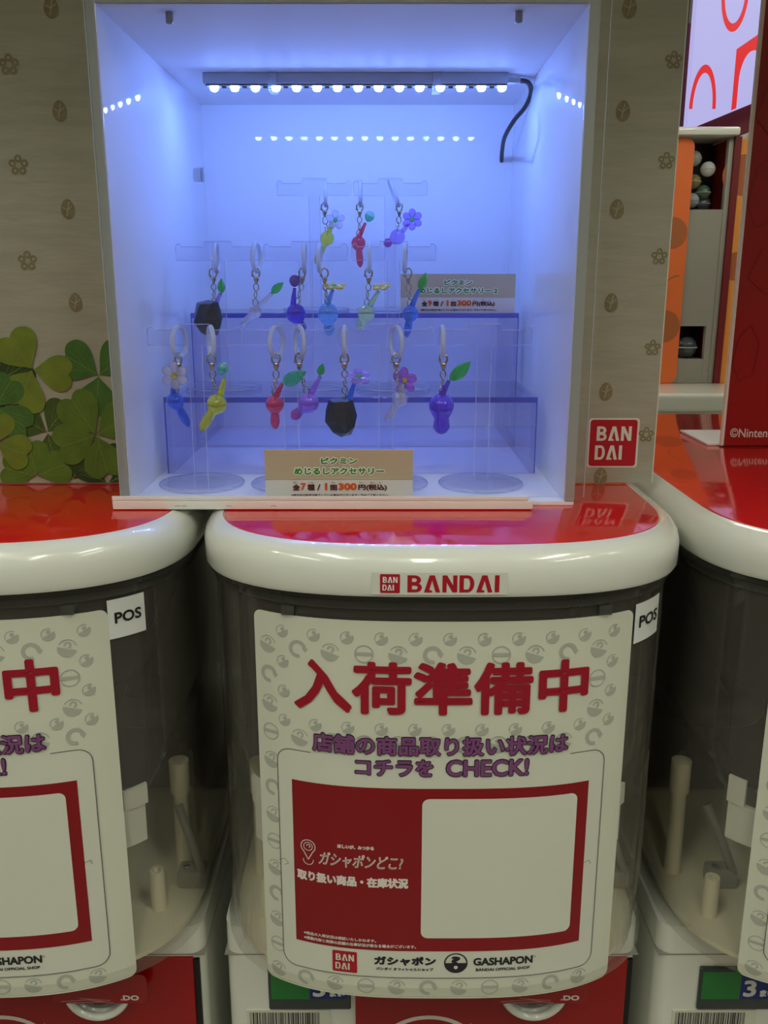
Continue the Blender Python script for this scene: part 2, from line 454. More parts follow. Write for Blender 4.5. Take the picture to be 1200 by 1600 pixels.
BASE_Y, BASE_Z = .69, -.62
def make_machine():
    t = thing('capsule_machine', 'x', 'capsule machine', (XC, 0, 0), 'capsule machines side by side in the front row')
    # lid
    rim = [(lid_ol(.006), -.024), (lid_ol(.001), -.0245), (lid_ol(0), -.0225), (lid_ol(0), -.011), (lid_ol(.0012), -.0062), (lid_ol(.004), -.0022), (lid_ol(.008), -.0003), (lid_ol(.0105), 0.0003), (lid_ol(.0112), -.0005)]
    ring_solid('lid', rim, white_plastic, t, cap0=True, cap1=True)
    rp = [(lid_ol(.0113), -.0004), (lid_ol(.0115), .0002), (lid_ol(.0122), .0004)]
    ring_solid('lid_sheet', rp, red_lid, t, cap0=True, cap1=True, angle=30)
    # clear lip rings under the lid, catches
    ring_solid('tub_lip', [(tub_ol(-.0005), -.0245), (tub_ol(-.004), -.0255), (tub_ol(-.004), -.0285), (tub_ol(-.0015), -.0300), (tub_ol(-.0012), -.0345), (tub_ol(.0005), -.0352), (tub_ol(.001), -.0246)], lip_clear, t, loop=True)
    for s in (-.085, .085):
        x, y, z = on_tub(.0)(s, 0)
        box('catch', x-.0035, x+.0035, y-.0030, y+.004, -.0405, -.0352, lip_clear, t, .0006)
    # clear tub
    ring_solid('tub', [(tub_ol(0), -.0350), (tub_ol(0), -.262), (tub_ol(-.0008), -.268), (tub_ol(-.0022), -.271), (tub_ol(-.0022), -.2735), (tub_ol(.001), -.2745), (tub_ol(.0035), -.2735), (tub_ol(.0024), -.266), (tub_ol(.002), -.0350)], tub_clear, t, loop=True)
    # inside: dark rear housing, cream floor, white hopper band, posts
    box('rear_housing', -.1295, .1295, .640, .872, -.262, -.0255, dark_brown, t, .006)
    ring_solid('hopper_floor', [(tub_ol(.004), -.2700), (tub_ol(.004), -.2668)], cream, t, cap0=True, cap1=True, smooth=False, angle=30)
    def band(off, x0, x1, z0, z1, n=30, th=.0025):
        bm = bmesh.new(); P = []
        for i in range(n+1):
            s = x0+(x1-x0)*i/n; P.append((on_tub(-off)(s, 0), on_tub(-off-th)(s, 0)))
        R = [[bm.verts.new((p[0], p[1], z0)), bm.verts.new((q[0], q[1], z0)), bm.verts.new((q[0], q[1], z1)), bm.verts.new((p[0], p[1], z1))] for p, q in P]
        for a, b in zip(R, R[1:]):
            for k in range(4): bm.faces.new((a[k], a[(k+1) % 4], b[(k+1) % 4], b[k]))
        bm.faces.new(R[0]); bm.faces.new(R[-1][::-1]); return bm
    from_bm('hopper_band', band(.010, -.128, .124, -.196, -.171), band_white, t, angle=40)
    from_bm('band_tab', band(.0085, .108, .1255, -.171, -.158, 6, .002), band_white, t, angle=40)
    from_bm('band_tab', band(.0085, -.1285, -.116, -.171, -.154, 6, .002), band_white, t, angle=40)
    # smoky funnel sheets falling from the lid towards the band, one each side
    for sg in (-1, 1):
        bm = bmesh.new(); th = .0015
        prof = [(.119, -.026), (.119, -.140), (.1165, -.152), (.104, -.176), (.088, -.196), (.060, -.214)]
        y0s, y1s = .492, .636
        rows = []
        for x, z in prof: rows.append([bm.verts.new((sg*x, y0s+.002, z)), bm.verts.new((sg*x, y1s, z)), bm.verts.new((sg*(x-th), y1s, z)), bm.verts.new((sg*(x-th), y0s+.002, z))])
        for a, b in zip(rows, rows[1:]):
            for k in range(4): bm.faces.new((a[k], a[(k+1) % 4], b[(k+1) % 4], b[k]))
        bm.faces.new(rows[0]); bm.faces.new(rows[-1][::-1])
        from_bm('funnel_sheet', bm, smoke_clear, t)
    # dark rounded baffle plates deep inside
    for sg in (-1, 1):
        bm = bmesh.new(); add_tube(bm, [(sg*.112, .600, -.05), (sg*.095, .585, -.10), (sg*.080, .578, -.135), (sg*.074, .578, -.150)], [.003, .004, .0045, .0045], 8)
        from_bm('feed_arm', bm, black_plastic, t, smooth=True)
    for sx in (-.085, .085):
        bm = bmesh.new(); add_lathe(bm, [(0, 0), (.034, 0), (.036, .003), (.036, .011), (.033, .014), (0, .016)], 28, Matrix.Translation((sx, .585, -.165)) @ Matrix.Diagonal((1, .8, 1, 1)))
        from_bm('feed_disc', bm, dark_brown, t, smooth=True)
    bm = bmesh.new(); add_lathe(bm, [(0, 0), (.0050, 0), (.0048, .026), (.0044, .028), (.0024, .028), (.0022, .022), (0, .022)], 20, Matrix.Translation((-.107, .500, -.2665)))
    from_bm('post', bm, cream, t, angle=40)
    bm = bmesh.new(); add_lathe(bm, [(0, 0), (.0050, 0), (.0048, .026), (.0044, .028), (.0024, .028), (.0022, .022), (0, .022)], 20, Matrix.Translation((.104, .507, -.2665)))
    from_bm('post', bm, cream, t, angle=40)
    for sx in (-.117, .113):
        bm = bmesh.new(); add_lathe(bm, [(0, 0), (.0055, 0), (.0050, .06), (.0066, .062), (.0066, .085), (0, .086)], 18, Matrix.Translation((sx, .545, -.2665)))
        from_bm('column', bm, cream, t, angle=40)
    for sg, nx in ((-1, -.099), (1, .112)):
        bm = bmesh.new(); add_tube(bm, [(nx, .540, -.212), (nx+.010, .532, -.236), (nx+.017, .527, -.256)], [.0032, .003, .0032], 8)
        from_bm('lever', bm, grey_mid, t, smooth=True)
        bm = bmesh.new(); add_box(bm, nx+.0, nx+.020, .524, .538, -.2665, -.2530, .003)
        bx_ = from_bm('lever_base', bm, grey_mid, t, angle=35)
        bm = bmesh.new(); add_lathe(bm, [(0, 0), (.0026, 0), (.0024, .0012), (0, .0018)], 12, Matrix.Translation((nx+.006, .530, -.2531)))
        from_bm('screw', bm, steel, bx_, smooth=True)
    # body below the tub
    bm = bmesh.new(); add_box(bm, -.137, .133, .500, .900, -.62, -.276, 0)
    es = [e for e in bm.edges if abs(e.verts[0].co.z-e.verts[1].co.z) > .1 and e.verts[0].co.y < .6]
    bmesh.ops.bevel(bm, geom=es, offset=.010, segments=5, affect='EDGES', profile=.5)
    from_bm('body', bm, white_plastic, t, angle=40)
    box('shoulder_seam', -.1374, .1334, .4996, .60, -.2975, -.2967, grey_mid, t)
    box('door_gap', .1262, .1300, .4985, .5005, -.60, -.300, black_plastic, t)
    fp = box('front_door', -.052, .1262, .4965, .5004, -.60, -.2985, red_panel, t, .0008)
    onb = lambda off: (lambda x, z: (x, .4965-off, z))
    P = Print(); cx, cz = -.003, -.382; P.arc(cx, cz, .0385, .0030, math.radians(48), math.radians(143), 20)
    a = math.radians(48); ex, ez = cx+.0385*math.cos(a), cz+.0385*math.sin(a)
    P.poly([(ex-.0035, ez-.0040), (ex+.0072, ez-.0052), (ex+.0022, ez+.0052)])
    P.build('arrow_print', pale_print, onb(.0003), fp)
    P = Print().disc(cx-.002, cz, .0285, 28); P.build('ring_print', pale_print, onb(.0003), fp)
    # turning knob housing at top of the door: white half round scoop, red decal above
    bm = bmesh.new(); kx, kz = .0645, -.3160
    Mk = Matrix.Translation((kx, .4964, kz)) @ Matrix.Rotation(PI/2, 4, 'X')
    add_lathe(bm, [(.0175, 0), (.0215, .0), (.0225, .004), (.0222, .0085), (.0205, .0105), (.0185, .0100), (.0175, .0075)], 36, Mk)
    bmesh.ops.remove_doubles(bm, verts=bm.verts, dist=1e-6)
    kn = from_bm('knob_ring', bm, white_plastic, t, smooth=True)
    bm = bmesh.new(); add_lathe(bm, [(0, .0005), (.0176, .0005), (.0176, .0030), (0, .0030)], 30, Mk); from_bm('knob_well', bm, grey_mid, kn)
    box('knob_catch', kx-.0035, kx+.0025, .4905, .4945, kz-.013, kz-.006, grey_dark, kn, .0005)
    dec = Print(); dec.rrect(kx-.027, kx+.034, -.3222, -.3000, .004, 12)
    dec.build('knob_decal', red_panel, lambda x, z: (x, .4852+.25*(z+.3040)*0, z), t)
    Print().text('.DO', kx+.0165, kx+.0285, -.3195, -.3155, .0003).build('decal_lettering', pale_print, lambda x, z: (x, .4849, z), t)
    P = Print(); P.line([(kx-.022, -.3205), (kx-.004, -.3190), (kx+.012, -.3215)], .0002); P.line([(kx-.018, -.3215), (kx+.006, -.3204)], .0002); P.line([(kx-.010, -.3180), (kx+.010, -.3195)], .00018)
    P.build('decal_scuff', pale_print, lambda x, z: (x, .4849, z), t)
    # coin window
    sl = box('coin_window', -.1095, -.0550, .4975, .5006, -.3390, -.3060, slot_glass, t, .0015, 3)
    ons = lambda off: (lambda x, z: (x, .4975-off, z))
    Print().rect(-.1075, -.0820, -.3300, -.3085).build('green_label', slot_green, ons(.0002), sl)
    Print().rect(-.0820, -.0570, -.3300, -.3085).build('blue_label', slot_blue, ons(.0002), sl)
    Print().text('3', -.0800, -.0715, -.3280, -.3150, .0006).build('digit_print', sticker_white, ons(.0004), sl)
    Print().text('まい', -.0690, -.0590, -.3280, -.3225, .0004).build('lettering', sticker_white, ons(.0004), sl)
    # barcode label
    bl = box('barcode_label', -.1245, -.0690, .4990, .5004, -.3720, -.3405, paper_white, t)
    P = Print(); x = -.1225; rr = random.Random(4)
    while x < -.0765:
        w = rr.choice((.0003, .0003, .0006, .0009)); P.rect(x, x+w, -.3600, -.3422); x += w+rr.choice((.0003, .0005, .0008))
    P.build('barcode_bars', ink, lambda x, z: (x, .49885, z), bl)
    # brand sticker on the lid rim (only the middle machine shows its own; see below)
    t.location = (XC, BASE_Y, BASE_Z)
    for c in t.children: c.location = (0, -BASE_Y, -BASE_Z)
    return t
mach = make_machine()
mach['label'] = 'middle capsule machine under the lit display case, white lid with a small brand sticker'
mL = copy_tree(mach, off=(-PITCH, 0, 0)); mL['label'] = 'capsule machine cut by the left picture edge, its lid below the clover leaf board'
mR = copy_tree(mach, off=(PITCH, 0, 0)); mR['label'] = 'capsule machine at the right picture edge, its lid under the red standing board'

# brand sticker: clear film on the rim of the middle lid
def on_lid(off):
    Y = .4300
    return lambda x, z: (x-XC, (.4300+.104-.104*(1-(abs(x-XC)/.1385)**SN)**(1/SM))-off, z)
st = Print().rect(-.0063, .0622, -.0228, -.0112, 12).build('brand_sticker', pbr('sticker_film', srgb(214, 214, 202), .3, coat=.3), on_lid(.0002), mach)
P = Print(); brand_letters(P, .0118, .0580, -.0214, -.0124, 'BANDAI')
o1 = P.build('brand_lettering', brand_red, on_lid(.0004), st)
brand_logo(st, on_lid(.0004), on_lid(.0006), .0030, -.0169, .0100, brand_red, sticker_white)
st.location = (0, -BASE_Y, -BASE_Z)

# ------------------------------------------------------------------ notice sheets on the tubs
def make_notice(x0m):
    t = thing('notice_sheet', 'x', 'sign', (x0m, .44, -.2755), 'restock notices on the clear tubs')
    # sheet with thickness
    bm = bmesh.new(); fo, fi = on_tub(.0009), on_tub(.0004)
    xs = []; r = .0045; s0, s1, z0, z1 = -.1065, .1045, -.2755, -.0410
    xs = sorted(set([s0+r*(1-math.cos(PI/2*i/6)) for i in range(7)]+[s1-r*(1-math.cos(PI/2*i/6)) for i in range(7)]+[s0+r+(s1-s0-2*r)*i/70 for i in range(71)]))
    prev = None
    for x in xs:
        d = max(0, s0+r-x, x-(s1-r)); c = r-math.sqrt(max(0, r*r-d*d))
        row = [bm.verts.new(fo(x, z0+c)), bm.verts.new(fo(x, z1-c)), bm.verts.new(fi(x, z1-c)), bm.verts.new(fi(x, z0+c))]
        if prev:
            for k in range(4): bm.faces.new((prev[k], row[k], row[(k+1) % 4], prev[(k+1) % 4]))
        prev = row
    from_bm('sheet', bm, paper_white, t)
    L = [on_tub(.0011+.0002*i) for i in range(6)]
    # grey icon pattern
    P = Print(); rr = random.Random(3)
    def icon(cx, cy, r, kind):
        if kind == 'c':
            P.arc(cx, cy, r*.92, r*.13, math.radians(15), math.radians(150), 9)
            P.disc(cx, cy, r, 9, math.radians(165), math.radians(338))
            P.arc(cx+r*.05, cy+r*.32, r*.30, r*.2, math.radians(-80), math.radians(190), 8)
        elif kind == 'a':
            P.arc(cx, cy, r*.78, r*.42, math.radians(10), math.radians(285), 14)
            P.poly([(cx+r*.45, cy+r*.15), (cx+r*1.15, cy+r*.15), (cx+r*.80, cy-r*.35)])
        elif kind == 'b':
            P.arc(cx, cy, r*.92, r*.14, 0, 2*PI, 18); P.rect(cx-r*.88, cx+r*.88, cy-r*.2, cy+r*.2)
        elif kind == 's':
            P.arc(cx, cy, r*.9, r*.16, math.radians(60), math.radians(200), 7)
            P.disc(cx, cy, r, 8, math.radians(210), math.radians(385)); P.disc(cx+r*.1, cy+r*.35, r*.33, 7)
    kinds = 'cacb'
    for row in range(13):
        z = -.0595-row*.01735; 
        for col in range(12):
            s = -.0975+col*.0180 + (0 if row % 2 == 0 else 0)
            big = True
            inside = (-.096 < s < .092 and -.266 < z < -.116)
            title = (-.084 < s < .080 and -.096 < z < -.062)
            if not inside and not title and s < .100: icon(s, z, .0052, kinds[(col+row) % 4])
            s2, z2 = s+.009, z+.0089
            inside2 = (-.096 < s2 < .092 and -.266 < z2 < -.116)
            title2 = (-.084 < s2 < .080 and -.096 < z2 < -.061)
            if not inside2 and not title2 and s2 < .101 and z2 < -.045: icon(s2, z2, .0037, 's')
    P.build('icon_pattern', icon_grey, L[0], t)
    # inner panel with outline
    a0, a1, b0, b1, r = -.0935, .0902, -.2608, -.1195, .008
    Print().rrect(a0, a1, b0, b1, r, 60).build('inner_panel', panel_white, L[0+1], t)
    pts = []
    for (cx, cy, t0) in ((a0+r, b1-r, 180), (a0+r, b0+r, 270-90), (a1-r, b0+r, 270), (a1-r, b1-r, 0)):
        pass
    def cor(cx, cy, d0, d1): return [(cx+r*math.cos(math.radians(d0+(d1-d0)*i/5)), cy+r*math.sin(math.radians(d0+(d1-d0)*i/5))) for i in range(6)]
    pts = [(-.0735, b1)]+cor(a0+r, b1-r, 90, 180)+cor(a0+r, b0+r, 180, 270)+cor(a1-r, b0+r, 270, 360)+cor(a1-r, b1-r, 0, 90)+[(.0690, b1)]
    Print().line(pts, .0005).build('panel_outline', line_grey, L[2], t)
    # headline
    Print().text('入荷準備中', -.0820, .0770, -.0938, -.0632, .0010).build('headline_lettering', title_red, L[3], t)
    for txt, x0, x1, y0, y1 in (('店舗の商品取り扱い状況は', -.0722, .0672, -.1180, -.1062), ('コチラを', -.0487, -.0062, -.1304, -.1200), ('CHECK!', .0005, .0457, -.1304, -.1200)):
        Print().text(txt, x0-.0003, x1+.0003, y0-.0003, y1+.0003, .00078).build('lettering_outline', ink_purple, L[3], t)
        Print().text(txt, x0+.0003, x1-.0003, y0+.0003, y1-.0003, .00036).build('lettering', purple, L[4], t)
    # red field, blank rounded card
    Print().rect(-.0848, .0810, -.2425, -.1378, 60).build('red_field', sign_red, L[2], t)
    Print().rrect(-.0120, .0744, -.2335, -.1440, .004, 30).build('blank_card', panel_white, L[3], t)
    # white line lettering on the field
    P = Print(); P.text('ガシャポンどこ?', -.0700, -.0222, -.1890, -.1800, .00018, 0.25, outline=True)
    P.text('ほしいが、みつかる', -.0590, -.0385, -.1768, -.1742, .00016)
    pin = [(-.0760+.0042*math.cos(math.radians(a)), -.1785+.0042*math.sin(math.radians(a))) for a in range(-50, 231, 20)]
    P.line(pin+[(-.0760, -.1868)], .0005, closed=True); P.arc(-.0760, -.1785, .0026, .0004, 0, 2*PI, 14); P.arc(-.0758, -.1782, .0010, .0005, -1.2, 3.2, 8)
    P.arc(-.0760, -.1872, .0030, .0004, PI*.95, PI*2.05, 8)
    P.text('取り扱い商品・在庫状況', -.0830, -.0193, -.2008, -.1942, .00036)
    P.text('※商品の入荷状況は保証いたしかねます。', -.0798, -.0374, -.2372, -.2350, .00008)
    P.text('※掲載内容と実際の店舗の在庫状況が異なる場合がございます。', -.0798, -.0146, -.2405, -.2382, .00008)
    P.build('field_lettering', pale_print, L[3], t)
    # footer
    brand_logo(t, L[2], L[3], -.0557, -.2519, .0144, brand_red, panel_white)
    P = Print(); P.text('ガシャポン', -.0386, -.0030, -.2525, -.2462, .0004); P.text('バンダイ オフィシャルショップ', -.0375, -.0045, -.2560, -.2538, .0001)
    P.text('GASHAPON', .0184, .0530, -.2524, -.2470, .0003); P.text('®', .0534, .0548, -.2488, -.2474, 0)
    P.text('BANDAI OFFICIAL SHOP', .0200, .0515, -.2562, -.2542, .0001)
    cx, cy, R = .0084, -.2505, .0068
    P.arc(cx, cy, R-.0004, .0008, 0, PI, 16); P.disc(cx, cy, R, 16, PI, 2*PI)
    P.text('?', cx-.0026, cx+.0026, cy-.0010, cy+.0046, .0006)
    P.build('footer_lettering', ink, L[2], t)
    Print().disc(cx, cy-.0028, .0012, 12).build('logo_dot', panel_white, L[3], t)
    # scratches/tape nicks at mid height
    P = Print(); P.line([(-.0940, -.1915), (-.0905, -.1895), (-.0880, -.1920), (-.0905, -.1935)], .0003); P.line([(.0810, -.1900), (.0840, -.1890), (.0850, -.1915)], .0003)
    P.build('scuff', line_grey, L[5], t)
    for c in t.children: c.location = (0, -.44, .2755)
    return t
nt_ = make_notice(XC)
nt_['label'] = 'curved restock notice on the middle machine, whole and fully in view'
n2 = copy_tree(nt_, off=(-PITCH, 0, 0)); n2['label'] = 'curved restock notice at the left picture edge, only its right part in view'
n3 = copy_tree(nt_, off=(PITCH, 0, 0)); n3['label'] = 'curved restock notice on the right edge machine, only its pale margin in view'

def pos_sticker(x0m, s0, s1, z0, z1, label, tilt=0.0):
    t = thing('till_label', label, 'sticker', (x0m, .46, z0), 'small POS labels on the tubs')
    zt = lambda s, z: z+tilt*(s-s0)
    f0, f1 = on_tub(.0006), on_tub(.0009)
    Print().rect(s0, s1, z0, z1, 10).build('sticker_paper', sticker_white, lambda s, z: f0(s, zt(s, z)), t)
    Print().text('POS', s0+.0035, s1-.0025, z0+.0085, z1-.0075, .0003).build('lettering', ink, lambda s, z: f1(s, zt(s, z)), t)
    for c in t.children: c.location = (0, -.46, -z0)
pos_sticker(XC, .1065, .1320, -.0620, -.0390, 'white POS label on the middle tub right of its notice', .02)
pos_sticker(XC-PITCH, .1045, .1262, -.0590, -.0365, 'white POS label on the left tub below the display case corner', .0)

# white cabinet the machines stand on
cab = thing('machine_cabinet', 'long white base cabinet carrying the front row of machines', 'cabinet', (XC, .70, RZ0))
box('cabinet_body', -.85, .85, -.19, .21, 0, .60, white_plastic, cab, .006)
box('plinth', -.83, .83, -.16, .19, -.0, .08, black_plastic, cab)
box('cabinet_top', -.86, .86, -.21, .22, .60, .6295, white_plastic, cab, .004)

# ------------------------------------------------------------------ backing board with clover print
BX0, BX1, BY, BZ1 = -.42, .1763, .581, .455
CX0, CX1, CZ1 = -.157, .1133, .2755
board = thing('backing_board', 'tall beige printed card board behind the display case with clover leaves at left', 'board', (-.12, BY, .001))
bm = bmesh.new()
add_box(bm, BX0, CX0-.0008, BY, BY+.003, .0012, BZ1); add_box(bm, CX1+.0008, BX1, BY, BY+.003, .0012, BZ1); add_box(bm, CX0-.0008, CX1+.0008, BY, BY+.003, CZ1+.001, BZ1)
card = from_bm('card', bm, board_mat, board)
box('card_edge', BX1, BX1+.0006, BY-.0002, BY+.0032, .0012, BZ1, board_edge, board)
fnb = lambda off: (lambda x, z: (x, BY-off, z))
fnl = lambda off: (lambda x, z: (min(x, CX0-.0012), BY-off, max(z, .0014)))   # printed sheet is cut at the case opening
def leaf_stamp(P, cx, cz, r):
    P.poly([(cx+r*.72*math.cos(a)*(1-.12*math.sin(a)), cz+r*math.sin(a)) for a in [2*PI*i/14 for i in range(14)]])
def flower_stamp(P, cx, cz, r):
    for k in range(5):
        a = PI/2+2*PI*k/5; P.arc(cx+.62*r*math.cos(a), cz+.62*r*math.sin(a), r*.27, r*.24, 0, 2*PI, 8)
for k in range(-1, 6):
    for (xc, dz, kd) in ((142.5, 0, 'l'), (171.0, 28, 'f'), (-193.4, 0, 'l'), (-221.0, 30.5, 'f'), (-249.5, 0, 'l'), (-278, 29, 'f'), (-306, 0, 'l'), (-335, 29, 'f'), (-165, 30, 'f')):
        z = (284-55.7*k+(-dz if kd == 'f' else 0))/1000
        if z < (.10 if xc < 0 else .004) or z > .44: continue
        stamps = Print(); far = xc < -262
        if kd == 'l': leaf_stamp(stamps, xc/1000, z, .0060)
        elif -170 < xc < -160: continue
        elif xc == 171.0: flower_stamp(stamps, xc/1000-.0005, z, .0052)
        else: flower_stamp(stamps, xc/1000, z, .0062)
        stamps.build('leaf_stamp' if kd == 'l' else 'flower_stamp', stamp_mat, fnb(.0003), board)
# leaf veins cut in the stamps
P = Print()
for k in range(-1, 6):
    for xc in (142.5, -193.4):
        z = (284-55.7*k)/1000
        if z < .004 or z > .44 or (xc < 0 and z < .1): continue
        P.line([(xc/1000-.0008, z-.004), (xc/1000+.001, z+.004)], .0006); P.line([(xc/1000-.003, z+.001), (xc/1000, z-.0005), (xc/1000+.003, z+.002)], .0005)
P.build('stamp_vein', board_mat, fnb(.0005), board)
brand_logo(board, fnb(.0005), fnb(.0008), .1492, .0278, .0305, brand_red, board_edge)
Print().rrect(.1328, .1658, .0115, .0441, .002, 6).build('logo_border', board_edge, fnb(.0003), board)
# clover leaves: three heart shaped leaflets each
HEART = [(0, 0), (.10, .10), (.26, .30), (.45, .50), (.66, .60), (.85, .57), (.98, .43), (1.03, .26), (.99, .10), (.92, 0)]
def heart_side():
    P_ = [Vector((a, b, 0)) for a, b in HEART]; out = []
    for i in range(len(P_)-1):
        p0, p1, p2, p3 = P_[max(i-1, 0)], P_[i], P_[i+1], P_[min(i+2, len(P_)-1)]
        for j in range(3):
            t = j/3; out.append(.5*((2*p1)+(p2-p0)*t+(2*p0-5*p1+4*p2-p3)*t*t+(3*p1-p0-3*p2+p3)*t**3))
    return [(p.x, max(p.y, 0)) for p in out]
HS = heart_side()
def clover(cx, cz, leaves, mat, lvl):
    """leaves: (angle deg, length mm, half-width factor)"""
    for k, (ang, L, wf) in enumerate(leaves):
        a = math.radians(ang); L = L/1000; ca, sa = math.cos(a), math.sin(a)
        T = lambda u, v: (cx+.0006*ca+u*L*ca-v*L*wf*sa, cz+.0006*sa+u*L*sa+v*L*wf*ca)
        side = [T(u, v) for u, v in HS]; other = [T(u, -v) for u, v in HS]; tip = T(.92, 0)
        mid = [T(min(u, .92), 0) for u, v in HS]
        P = Print(); V = []; Fc = []
        for m_, a_, b_ in zip(mid, side, other): V += [m_, a_, b_]
        n = len(mid); V += [tip]
        for i in range(n-1): Fc += [(3*i, 3*i+3, 3*i+4, 3*i+1), (3*i, 3*i+2, 3*i+5, 3*i+3)]
        Fc += [(3*n-3, 3*n, 3*n-2), (3*n-3, 3*n-1, 3*n)]
        P.raw(V, Fc)
        lf = P.build('clover_leaflet', mat, fnl(lvl+.00004*k), board)
        Vn = Print(); Vn.line([T(.04, 0), T(.45, 0), T(.88, 0)], .0004)
        for s_ in (1, -1): Vn.line([T(.2, 0), T(.5, .2*s_), T(.8, .32*s_)], .00016); Vn.line([T(.35, 0), T(.62, .12*s_), T(.92, .16*s_)], .00014)
        Vn.build('vein_print', leaf_vein, fnl(lvl+.00004*k+.00012), lf)
CL = [  # cx, cz (mm), leaflets, colour, layer
    (-248.0, 66.0, [(30, 24, .9), (120, 24, .9), (240, 24, .9)], 4, 0),
    (-218.6, 33.7, [(150, 23, .85), (52, 22, .85), (278, 19, .8)], 2, 0),
    (-182.3, 70.5, [(148, 25, .9), (38, 24, .9), (262, 26, .95)], 1, 1),
    (-224.2, 74.2, [(122, 25, 1.0), (352, 24, .8), (243, 26, 1.0)], 0, 2),
    (-186.6, 32.0, [(122, 29, .80), (198, 27, .85), (282, 27, .85), (30, 26, .85)], 3, 3),
    (-250.5, 50.0, [(55, 22, .85), (325, 24, .8), (200, 22, .9)], 1, 3),
    (-252.0, 26.0, [(340, 21, .95), (80, 20, .9), (190, 22, .9)], 0, 4),
    (-228.4, 4.7, [(98, 22, .9), (22, 22, .85), (165, 22, .9)], 3, 1),
    (-205.0, 2.0, [(60, 12, .9), (130, 10, .9)], 4, 0),
    (-182.0, 0.0, [(25, 20, .5), (150, 22, .5)], 4, 1),
    (-166.0, 14.0, [(60, 20, .9), (160, 16, .9)], 4, 0),
    (-285.0, 40.0, [(60, 27, .9), (170, 26, .9), (280, 26, .9)], 0, 1),
    (-320.0, 30.0, [(60, 27, .9), (170, 26, .9), (280, 26, .9)], 3, 1),
    (-355.0, 45.0, [(60, 27, .9), (170, 26, .9), (280, 26, .9)], 1, 1)]
for cx, cz, lv, m, ly in CL: clover(cx/1000, cz/1000+.0012, lv, leafg[m], .0006+.0003*ly)
board_children_shift = Vector((.12, -BY, -.001))
for c in board.children: c.location = board_children_shift

# added canopy, out of view: keeps ceiling light off the upper board and case
shade_ = thing('shade_canopy', 'added white shade canopy, out of view above the front row of machines', 'light blocker', (0, .70, .46))
box('shade_panel', -1.0, 1.0, -.41, .18, 0, .03, white_plastic, shade_, .003)
for x in (-.95, .95): box('shade_post', x-.02, x+.02, .14, .18, RZ0-.46, 0, grey_mid, shade_)

# ------------------------------------------------------------------ display case
case = thing('display_case', 'white acrylic display case lit blue inside, clear front, standing on the middle machine', 'display case', (-.022, .668, .0005))
CY0, CY1 = .5235, .812; W = .006
box('side_panel', CX0, CX0+W, CY0, CY1, .0031, CZ1, case_side, case, .0006)
box('side_panel', CX1-W, CX1, CY0, CY1, .0031, CZ1, case_side, case, .0006)
box('top_panel', CX0+W, CX1-W, CY0, CY1, CZ1-.005, CZ1, case_top, case)
box('back_panel', CX0+W, CX1-W, CY1-W, CY1, .0031, CZ1-.005, case_white, case)
frame_grey = pbr('frame_grey', srgb(158, 160, 156), 0.4, coat=.2)
box('front_frame', CX0, CX0+W-.0005, CY0-.0012, CY0-.0001, .0032, CZ1, frame_grey, case)
box('front_frame', CX1-W+.0005, CX1, CY0-.0012, CY0-.0001, .0032, CZ1, frame_grey, case)
box('front_frame', CX0+W, CX1-W, CY0-.0012, CY0-.0001, CZ1-.0045, CZ1, frame_grey, case)
box('floor_panel', CX0, CX1, CY0-.0005, CY1, .0004, .0030, case_white, case, .0005)
box('bottom_rail', CX0-.0015, .0870, .5105, .5229, .0008, .0062, rail_white, case, .001, 3)
box('rail_lip', CX0-.0015, .0840, .5105, .5122, .0062, .0088, rail_white, case, .0004)
P = Print()
for sx in (-.122, -.118, -.092, -.066): P.line([(sx, .0030), (sx+.0022, .0034), (sx+.0030, .0028)], .0003)
P.build('rail_scuff', grey_mid, lambda x, z: (x, .5103, z), case)
pn = box('front_pane', CX0+.0015, .1178, .5185, .5205, .0064, .3000, pane_clear, case)
box('pane_edge', .1178, .1182, .5185, .5205, .0064, .3000, pane_edge, pn)
box('pane_edge', CX0+.0011, CX0+.0015, .5185, .5205, .0064, .3000, pane_edge, pn)
for (sx, sy) in ((-.1158, .538), (.0725, .536)):
    bm = bmesh.new(); add_lathe(bm, [(0, 0), (.0020, 0), (.0022, -.0008), (.0019, -.0015), (.0022, -.0022), (.0019, -.0030), (.0022, -.0038), (.0019, -.0046), (.0021, -.0054), (0, -.0060)], 14, Matrix.Translation((sx, sy, CZ1-.0051)))
    s_ = from_bm('screw', bm, steel, case, smooth=True)
# vent slot on left side panel near the back
bm = bmesh.new(); add_lathe(bm, [(0, 0), (.0055, 0), (.0058, .0004), (0, .0007)], 20, Matrix.Translation((CX0+W, .795, .215)) @ Matrix.Rotation(PI/2, 4, 'Y'))
from_bm('cable_grommet', bm, grey_mid, case)
# LED bar under the ceiling
led = thing('led_light_bar', 'thin LED light bar with round bright beads under the case ceiling', 'light', (-.018, .69, CZ1-.005))
Z0 = CZ1-.0052
box('housing', -.1265, .0870, .6835, .6985, Z0-.0070, Z0, strip_grey, led, .0008)
box('light_strip', -.1245, .0860, .6850, .6960, Z0-.0082, Z0-.0070, grey_dark, led)
NB = 15
for i in range(NB):
    x = -.1195+(.0845+.1180)*i/(NB-1)
    if i == 0:
        bm = bmesh.new(); add_lathe(bm, [(0, -.0030), (.0012, -.0028), (.0022, -.0020), (.0026, -.0008), (.0027, 0), (0, 0)], 14, Matrix.Diagonal((1.15, 1, 1, 1)))
        b0 = from_bm('led_bead', bm, led_mat, led, smooth=True, loc=(x, .690, Z0-.0083)); 
    else:
        b = b0.copy(); COL.objects.link(b); b.location.x = x
for i in range(NB-1):
    x = -.1195+(.2025)*(i+.5)/(NB-1)
    if i == 0: c0 = box('resistor', -.0016, .0016, .6880, .6900, Z0-.0090, Z0-.0082, cable_black, led); c0.location.x = x
    else: c = c0.copy(); COL.objects.link(c); c.location.x = x
